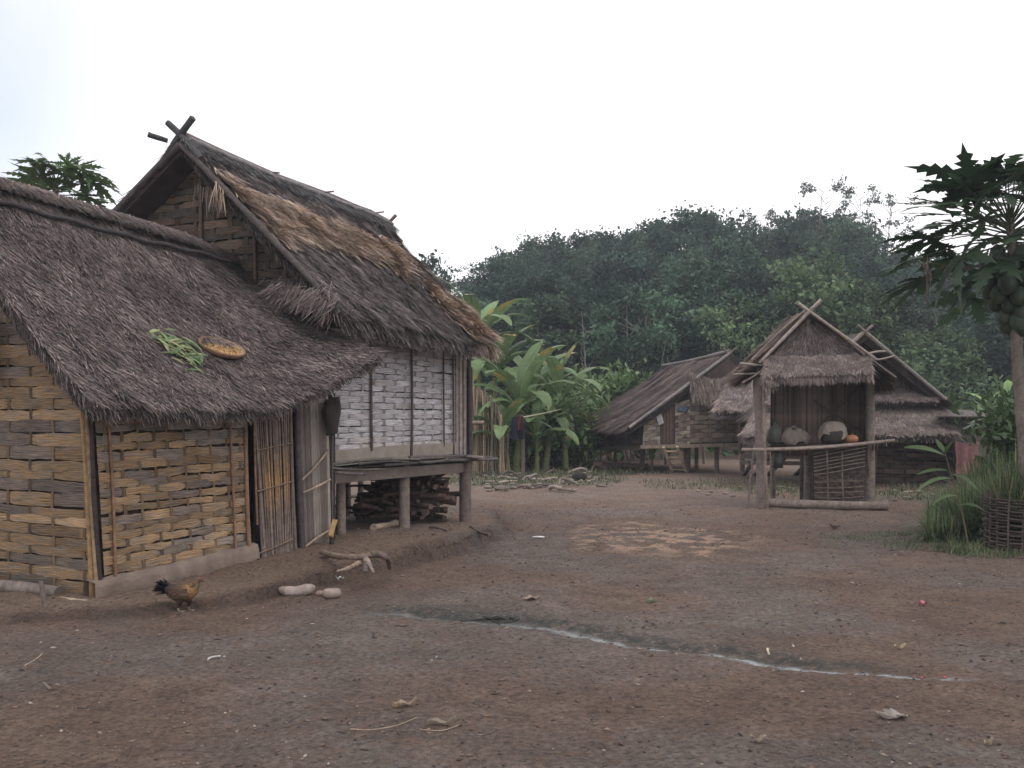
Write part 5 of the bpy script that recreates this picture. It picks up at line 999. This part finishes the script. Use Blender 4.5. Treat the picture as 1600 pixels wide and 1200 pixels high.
for sgn in (-1, 1):
    mb = MB(); n = 120; x = rng.uniform(-.05, .06, n); z = rng.uniform(.13, .185, n); P = np.array([K(a, sgn*(.074-abs(b-.155)*.4), b) for a, b in zip(x, z)]); mb.blades(P, np.stack([-np.ones(n), np.zeros(n)*.1, -.15*np.ones(n)], -1), np.broadcast_to(A3(0, sgn, 0), (n, 3)), .055, .022, .004, jitc(C(.085, .055, .036), n, .5)); mb.build('wing', 'feather', ck)
mb = MB(); n = 160; t = rng.random(n); P = interp([K(.05, 0, .21), K(.10, 0, .235), K(.112, 0, .25)], t)+rng.normal(size=(n, 3))*A3(.01, .022, .01); mb.blades(P, np.broadcast_to(A3(-.6, 0, -1), (n, 3)), np.stack([np.ones(n)*.3, np.sign(rng.normal(size=n)), np.zeros(n)], -1), .030, .007, .002, jitc(C(.20, .135, .065), n, .45)); mb.build('neck_feathers', 'feather', ck)
mb = MB(); mb.tube(curve([K(.130, 0, .285), K(.145, 0, .291), K(.158, 0, .283)], 6), [.002, .007, .006, .007, .005, .002], C(.13, .05, .045), 6); mb.build('comb', 'skin', ck)
for s_ in (-1, 1): mb = MB(); lathe(mb, K(.150, .019*s_, .262), [(.0005, -.004), (.004, 0), (.0005, .004)], C(.02, .015, .01), k=8); mb.build('eye', 'skin', ck)

def rock(px, py, rx, ry, rz, c, label, rot=0., cat='stone', name='stone', seed=0, dent=0., bend=0., mat='stone', group=None):
    p = G(px, py); th = np.linspace(0, 2*PI, 28, endpoint=False); P = []
    for ph in np.linspace(-PI/2, PI/2, 15):
        row = []
        for q in th:
            k = 1+.20*(float(fbm(math.cos(q)*1.3+seed, math.sin(q)*1.3+ph, 3, seed))-.5); x, y, z = rx*k*math.cos(q)*math.cos(ph)**.8, ry*k*math.sin(q)*math.cos(ph)**.8, rz*k*math.sin(ph)
            z += bend*(x/rx)**2*rz; z -= dent*max(0, 1-(x/rx)**2*2-(y/ry)**2*2)*rz if ph > 0 else 0
            row.append(p+A3(x*math.cos(rot)-y*math.sin(rot), x*math.sin(rot)+y*math.cos(rot), z+rz*.72))
        P.append(row)
    P = np.array(P); b = MB(); b.grid(P, np.asarray(c)*np.ones(P.shape)*(.75+.5*fbm(np.arange(15)[:, None]*.6+seed, np.arange(28)[None]*.5, 3, 2))[..., None], closeU=True); return b.build(name, mat, smooth=True, label=label, cat=cat, group=group)
mb = MB(); p0, p1, p2, p3 = PY(436, 926, 9.05), PY(456, 929, 9.02), PY(476, 926, 9.05), PY(492, 921, 9.1)
for p in (p0, p1, p2, p3): p[2] = float(gz(p[0], p[1]))+.045
p3[2] += .012; p1[2] -= .012; mb.tube(curve([p0+A3(0, 0, .012), p1, p2, p3+A3(0, 0, .01)], 14), [.012, .034, .043, .046, .047, .047, .048, .05, .052, .054, .053, .048, .035, .012], jitc(C(.27, .225, .20), 14, .2), 16, wob=.09); mb.build('long_stone', 'stone', smooth=True, label='long pale rounded stone shaped like a loaf on the ground', cat='stone')
rock(500, 930, .04, .035, .024, C(.25, .185, .155), 'small reddish stone between the long and the hollowed stones', seed=3)
rock(518, 933, .085, .075, .052, C(.28, .225, .195), 'round pale stone with a hollowed top beside the long stone', seed=5, dent=.8)
def drylf(px, py, ln, wd, rot, c, label, curl=.4, name='dry_leaf', cat='leaf', fold=.5, tail=.0, seed=0, group=None, rag=.2, mat='leaf'):
    p = G(px, py); n = 22; t = np.linspace(0, 1, n); d = A3(math.cos(rot), math.sin(rot), 0); s = A3(-math.sin(rot), math.cos(rot), 0); w_ = wd*np.sin(PI*np.clip(t*.9+.05, 0, 1))**.7; mid = p+d*((t-.5)*ln)[:, None]+A3(0, 0, 1)*(.008+curl*ln*.5*(2*t-1)**2+.012*np.sin(t*9+seed))[:, None]+s*(.10*ln*np.sin(t*4+seed))[:, None]
    rows = []
    for k in (-1, -.5, 0, .5, 1): rows.append(mid+s*(k*w_*(1+rag*np.sin(t*31+k*5+seed)))[:, None]+A3(0, 0, 1)*(abs(k)**1.5*wd*fold*(1+.5*np.sin(t*7+k*3+seed)))[:, None])
    P = np.stack(rows, 1); b = MB(); b.grid(P, np.asarray(c)*(np.ones(P.shape))*(.7+.6*fbm(t*9+seed, t*0, 3, 4))[:, None, None])
    if tail: b.tube(curve([mid[-1], mid[-1]+d*tail*.5+s*.03*ln+A3(0, 0, .01), mid[-1]+d*tail+A3(0, 0, -.005-curl*ln*.3)], 7), [.004]*7, np.asarray(c)*.6, 5)
    return b.build(name, mat, label=label, cat=cat, group=group)
DL = C(.33, .25, .18)
drylf(1394, 1122, .16, .055, .25, C(.33, .29, .26), 'large crumpled pale brown leaf lying at the lower right', curl=.1, fold=.35, tail=.04, seed=2, rag=.35)
drylf(632, 1104, .14, .026, .30, C(.30, .225, .16), 'curled dry leaf casting a dark line, upper of three at the bottom', curl=.12, fold=.7, tail=.02, seed=4)
drylf(690, 1134, .15, .024, -.12, C(.26, .22, .17), 'boat-shaped dry leaf with a curved tail at the bottom centre', curl=.12, fold=.8, tail=.06, seed=5)
mb = MB(); pp = [G(548, 1143), G(580, 1144), G(620, 1137), G(652, 1124)]; mb.tube(curve(pp, 16)+A3(0, 0, .012), np.linspace(.0038, .0022, 16), C(.30, .235, .17), 6); mb.build('leaf_stalk', 'wood', label='long thin pale leaf stalk lying at the bottom centre', cat='stalk')
mb = MB(); pp = [G(655, 1142), G(690, 1144), G(718, 1135)]; mb.tube(curve(pp, 12)+A3(0, 0, .008), .003, C(.28, .22, .16), 6); mb.build('leaf_stalk', 'wood', label='short pale stalk just under the boat-shaped dry leaf', cat='stalk')
drylf(1407, 1014, .09, .022, .1, C(.38, .30, .2), 'small pale dry leaf above the right end of the pale rill', seed=6, curl=.2)
drylf(80, 1078, .10, .02, .1, C(.24, .19, .16), 'small dull dry leaf near the bottom left', seed=7)
drylf(1305, 826, .16, .05, .2, C(.10, .07, .06), 'dark curled leaf on the earth below the granary beam', curl=.5, seed=8)
drylf(1018, 941, .10, .035, .1, C(.20, .26, .15), 'small pale green leaf lying in the middle of the yard', seed=9, curl=.2)
drylf(830, 935, .14, .05, .2, C(.35, .26, .2), 'flat pale scrap of bark above the dark clump', seed=10, curl=.05, fold=.1)
drylf(1545, 1095+70, .06, .015, .4, C(.3, .24, .18), 'tiny dry leaf in the lower right corner', seed=12)
drylf(1186, 1160, .08, .02, .1, C(.33, .27, .2), 'small grey dry leaf at the bottom right of centre', seed=13)
def stickat(a, b, r, c, label, name='stick', z=.0, cat='stick', group=None, bend=.01):
    p, q = G(*a), G(*b); mb = MB(); pole(mb, p+A3(0, 0, r+z), q+A3(0, 0, r+z), r, c, k=7, bend=bend, wob=.12); return mb.build(name, 'wood', label=label, cat=cat, group=group)
stickat((1239, 1010), (1258, 1040), .008, C(.42, .35, .26), 'short pale stick lying across the pale rill')
stickat((1200, 1016), (1202, 1026), .009, C(.45, .38, .28), 'tiny pale stub beside the pale rill')
stickat((325, 1033), (344, 1027), .007, C(.45, .42, .4), 'small whitish splinter in front of the chicken')
stickat((38, 1041), (66, 1022), .004, C(.35, .29, .21), 'thin straw at the lower left')
stickat((1040+160, 760), (1235, 764), .02, C(.25, .2, .16), 'thin branch on the ground left of the granary foot')
rock(841, 840, .085, .05, .012, C(.55, .53, .53), 'flat white scrap on the earth beyond the terrace edge', cat='scrap', name='white_scrap', seed=11)
drylf(1441, 946, .075, .035, .2, C(.50, .20, .23), 'small pink wrapper on the earth at the right', name='wrapper', cat='wrapper', seed=14, mat='cloth')
drylf(531, 906, .075, .026, .3, C(.45, .46, .45), 'small white curved shell above the hollowed stone', name='shell', cat='shell', seed=15, curl=.5, mat='stone')
for i, (px, py, c) in enumerate(((1363, 1047, C(.45, .09, .08)), (1440, 1060, C(.42, .08, .08)), (1476, 1059, C(.4, .10, .1)))):
    rock(px, py, .011, .010, .006, c, ('tiny red scrap on the pale rill, left of three', 'tiny red scrap on the pale rill, middle of three', 'tiny red scrap at the right end of the pale rill')[i], name='red_scrap', cat='scrap', seed=i)
mb = MB(); p = G(792, 972)
for i in range(16): a = rng.random()*PI; q = p+A3(rng.normal()*.12, rng.normal()*.04, .01+.02*rng.random()); d = A3(math.cos(a), math.sin(a)*.5, rng.normal()*.15)*(.04+.06*rng.random()); mb.tube(curve([q-d, q+rng.normal(size=3)*.01, q+d], 5), [.003, .007, .008, .006, .003], C(.035, .035, .035)*(.7+.8*rng.random()), 5)
mb.build('dark_clump', 'wood', label='clump of dark wet twigs and leaves on the rill', cat='clump')
# left foot of the hut
mb = MB(); p, q = PG(-60, 925), PG(92, 938); pole(mb, p+A3(0, 0, .075), q+A3(0, 0, .065), .062, C(.17, .14, .125), k=12, bend=.01, wob=.1); mb.build('log', 'wood', label='grey log lying along the foot of the left wall', cat='log')
mb = MB(); p = G(72, 950); pole(mb, p-A3(0, 0, .05), PY(64, 908, p[1]), .022, C(.15, .12, .10), wob=.15); mb.build('short_stake', 'wood', label='short stake holding the grey log at the left wall', cat='stake')
mb = MB(); p, q = PG(94, 941), PG(170, 950); pole(mb, p+A3(0, 0, .03), q+A3(0, 0, .03), .020, C(.30, .24, .18), k=10, wob=.03); r_ = q-p; mb.build('bamboo_pole', 'wood', label='cut bamboo pole lying at the corner of the low hut', cat='pole')
# gnarled branch on the terrace edge
br = thing('fallen_branch', G(560, 885), 'gnarled fallen branch with broken stubs lying on the terrace edge', 'branch')
def bt(pts, r, c=C(.24, .185, .145)):
    P = []; 
    for px, py, h in pts: p = G(px, py); p[2] += h; P.append(p)
    mb = MB(); mb.tube(curve(P, 14), np.interp(np.linspace(0, 1, 14), np.linspace(0, 1, len(r)), r), jitc(c*.8, 14, .3), 10, wob=.28); mb.build('branch_piece', 'wood', br, smooth=False)
bt([(503, 870, .05), (516, 874, .045), (535, 878, .05), (560, 882, .07), (580, 880, .07)], (.026, .036, .026, .024, .016))
bt([(565, 884, .08), (585, 882, .10), (604, 884, .08), (609, 890, .02)], (.02, .034, .026, .022), C(.2, .155, .13))
bt([(527, 894, .01), (545, 891, .02), (562, 888, .05)], (.008, .02, .028), C(.32, .25, .2))
bt([(568, 884, .09), (575, 890, .06), (584, 897, .01)], (.036, .026, .012), C(.27, .22, .185))
bt([(572, 890, .05), (570, 896, .01)], (.03, .02), C(.14, .11, .1))
# pieces by the stilts
stickat((583, 830), (620, 822), .045, C(.33, .26, .20), 'split pale log lying between the low hut and the stilts', name='split_log', cat='log')
stickat((672, 826), (700, 832), .018, C(.14, .11, .10), 'dark stick poking out of the firewood stack', cat='stick')
stickat((735, 825), (765, 838), .02, C(.12, .09, .085), 'dark stick on the terrace edge by the corner stilt', cat='stick')
stickat((505, 782), (575, 777), .035, C(.16, .13, .11), 'long grey pole lying beneath the stilt house', name='pole', cat='pole')
# litter before the bananas
TW = 'dry grey branch lying in the litter before the banana plants'
for i in range(34):
    px = 738+195*rng.random(); py = 741+27*rng.random()-(6 if px > 900 else 0); a = rng.normal()*.35; l = 8+24*rng.random(); p, q = G(px, py), G(px+l*math.cos(a), py+l*math.sin(a)*.25); mb = MB(); pole(mb, p+A3(0, 0, .04), q+A3(0, 0, .05), .018+.03*rng.random(), jitc([C(.30, .25, .21), C(.2, .16, .135), C(.10, .08, .075)][rng.integers(3)], 1)[0], k=6, bend=.08, wob=.2); mb.build('fallen_stick', 'wood', label=TW, cat='stick', group='branches in the litter before the bananas')
for i in range(40):
    px = 738+205*rng.random(); py = 744+24*rng.random(); rock(px, py, .035+.06*rng.random(), .04+.04*rng.random(), .02+.02*rng.random(), [C(.20, .17, .15), C(.14, .12, .105), C(.26, .22, .19)][rng.integers(3)], 'small pale stone in the litter before the banana plants', seed=i, group='stones in the litter before the bananas')
for i in range(22):
    px = [1090+110*rng.random(), 1370+90*rng.random()][i % 2]; py = 752+34*rng.random(); rock(px, py, .04+.05*rng.random(), .04, .025, C(.26, .22, .19)*(.8+.4*rng.random()), 'small stone on the trodden earth near the granary', seed=i+50, group='stones around the granary')
for k, (a, b, r) in enumerate((((738, 733), (786, 735), .07), ((740, 737), (792, 739), .06), ((742, 731), (780, 729), .06))): stickat(a, b, r, C(.17, .135, .12), ('lowest grey log before the stake fence', 'front grey log before the stake fence', 'rear grey log before the stake fence')[k], name='log', z=.02, cat='log', bend=.03)
for k in range(9): stickat((842+rng.random()*8, 726+k*.9), (885+rng.random()*10, 725+k*.9), .035, C(.2, .16, .12)*(.7+.6*rng.random()), 'dry stick in the brushwood heap below the bananas', z=.06*(k % 4), group='sticks of the brushwood heap', bend=.08)
rock(905, 750, .19, .12, .11, C(.035, .030, .030), 'black charred block of wood at the end of the litter', cat='block', name='charred_block', seed=77, mat='wood')
stickat((893, 745), (925, 738), .03, C(.38, .33, .26), 'pale curved branch beside the black charred block')
# far left: dark house masses seen under the huts
mb = MB(); n = 15000      # crumbs, pebbles, chips of straw on the bare earth
y = 4.3+14*rng.random(n)**1.3; x = (rng.random(n)*1.25-.62)*y*1.02; s_ = (.0025+.008*rng.random(n)**4)*(1+y*.04); z = gz(x, y); a = rng.random(n)*PI
Cc = np.array([C(.07, .055, .05), C(.16, .11, .085), C(.24, .19, .155), C(.16, .125, .105), C(.34, .29, .24)])[rng.choice(5, n, p=(.36, .34, .07, .2, .03))]; P = np.stack([x, y, z+s_*.3], -1); st = 1+2.2*rng.random(n)**2
e1 = np.stack([np.cos(a), np.sin(a), 0*a], -1)*(s_*st)[:, None]; e2 = np.stack([-np.sin(a), np.cos(a), 0*a], -1)*(s_)[:, None]; e3 = A3(0, 0, 1)*s_[:, None]*.7
V = np.stack([P+e1, P+e2, P-e1, P-e2, P+e3, P-e3], 1).reshape(-1, 3); f0 = np.array([(0, 1, 4), (1, 2, 4), (2, 3, 4), (3, 0, 4), (1, 0, 5), (2, 1, 5), (3, 2, 5), (0, 3, 5)]); mb.add(V, (f0[None]+(np.arange(n)*6)[:, None, None]).reshape(-1, 3), np.repeat(Cc, 6, 0))
mb.build('gravel', 'stone', kind='stuff', label='small pebbles, clods and straw chips scattered over the bare earth', cat='gravel')

for px, Y, h, r, c, lab in ((745, 31.0, 1.9, .9, C(.085, .14, .055), 'leafy bush at the foot of the tallest banana'), (800, 29.3, 2.0, 1.0, C(.10, .16, .065), 'leafy bush at the foot of the arching banana'), (838, 30, 1.9, .9, C(.09, .15, .06), 'leafy bush between two banana stems'), (872, 30.6, 2.2, 1.0, C(.115, .17, .07), 'yellowish leafy bush under the upright banana'), (905, 34.5, 2.7, 1.0, C(.12, .18, .075), 'tall leafy bush right of the upright banana'), (775, 31.4, 2.2, .8, C(.08, .13, .055), 'leafy bush rising behind the pale stakes')):
    shrub(at(px, Y), h, r, 1300, .24, c, lab)
hz = MB(); hz.box((0, 201, 12), (A3(158, 0, 0), A3(0, 227, 0), A3(0, 0, 14)), C(1, 1, 1))
hm = bpy.data.materials.new('haze'); hm.use_nodes = True; ht = hm.node_tree; ht.nodes.clear(); ho = ht.nodes.new('ShaderNodeOutputMaterial'); hv_ = ht.nodes.new('ShaderNodeVolumePrincipled')
hv_.inputs['Color'].default_value = (.78, .88, .98, 1); hv_.inputs['Density'].default_value = .0012; hv_.inputs['Anisotropy'].default_value = .1; ht.links.new(hv_.outputs[0], ho.inputs['Volume'])
hz.build('haze', hm, at=(0, 201, 12), kind='stuff')
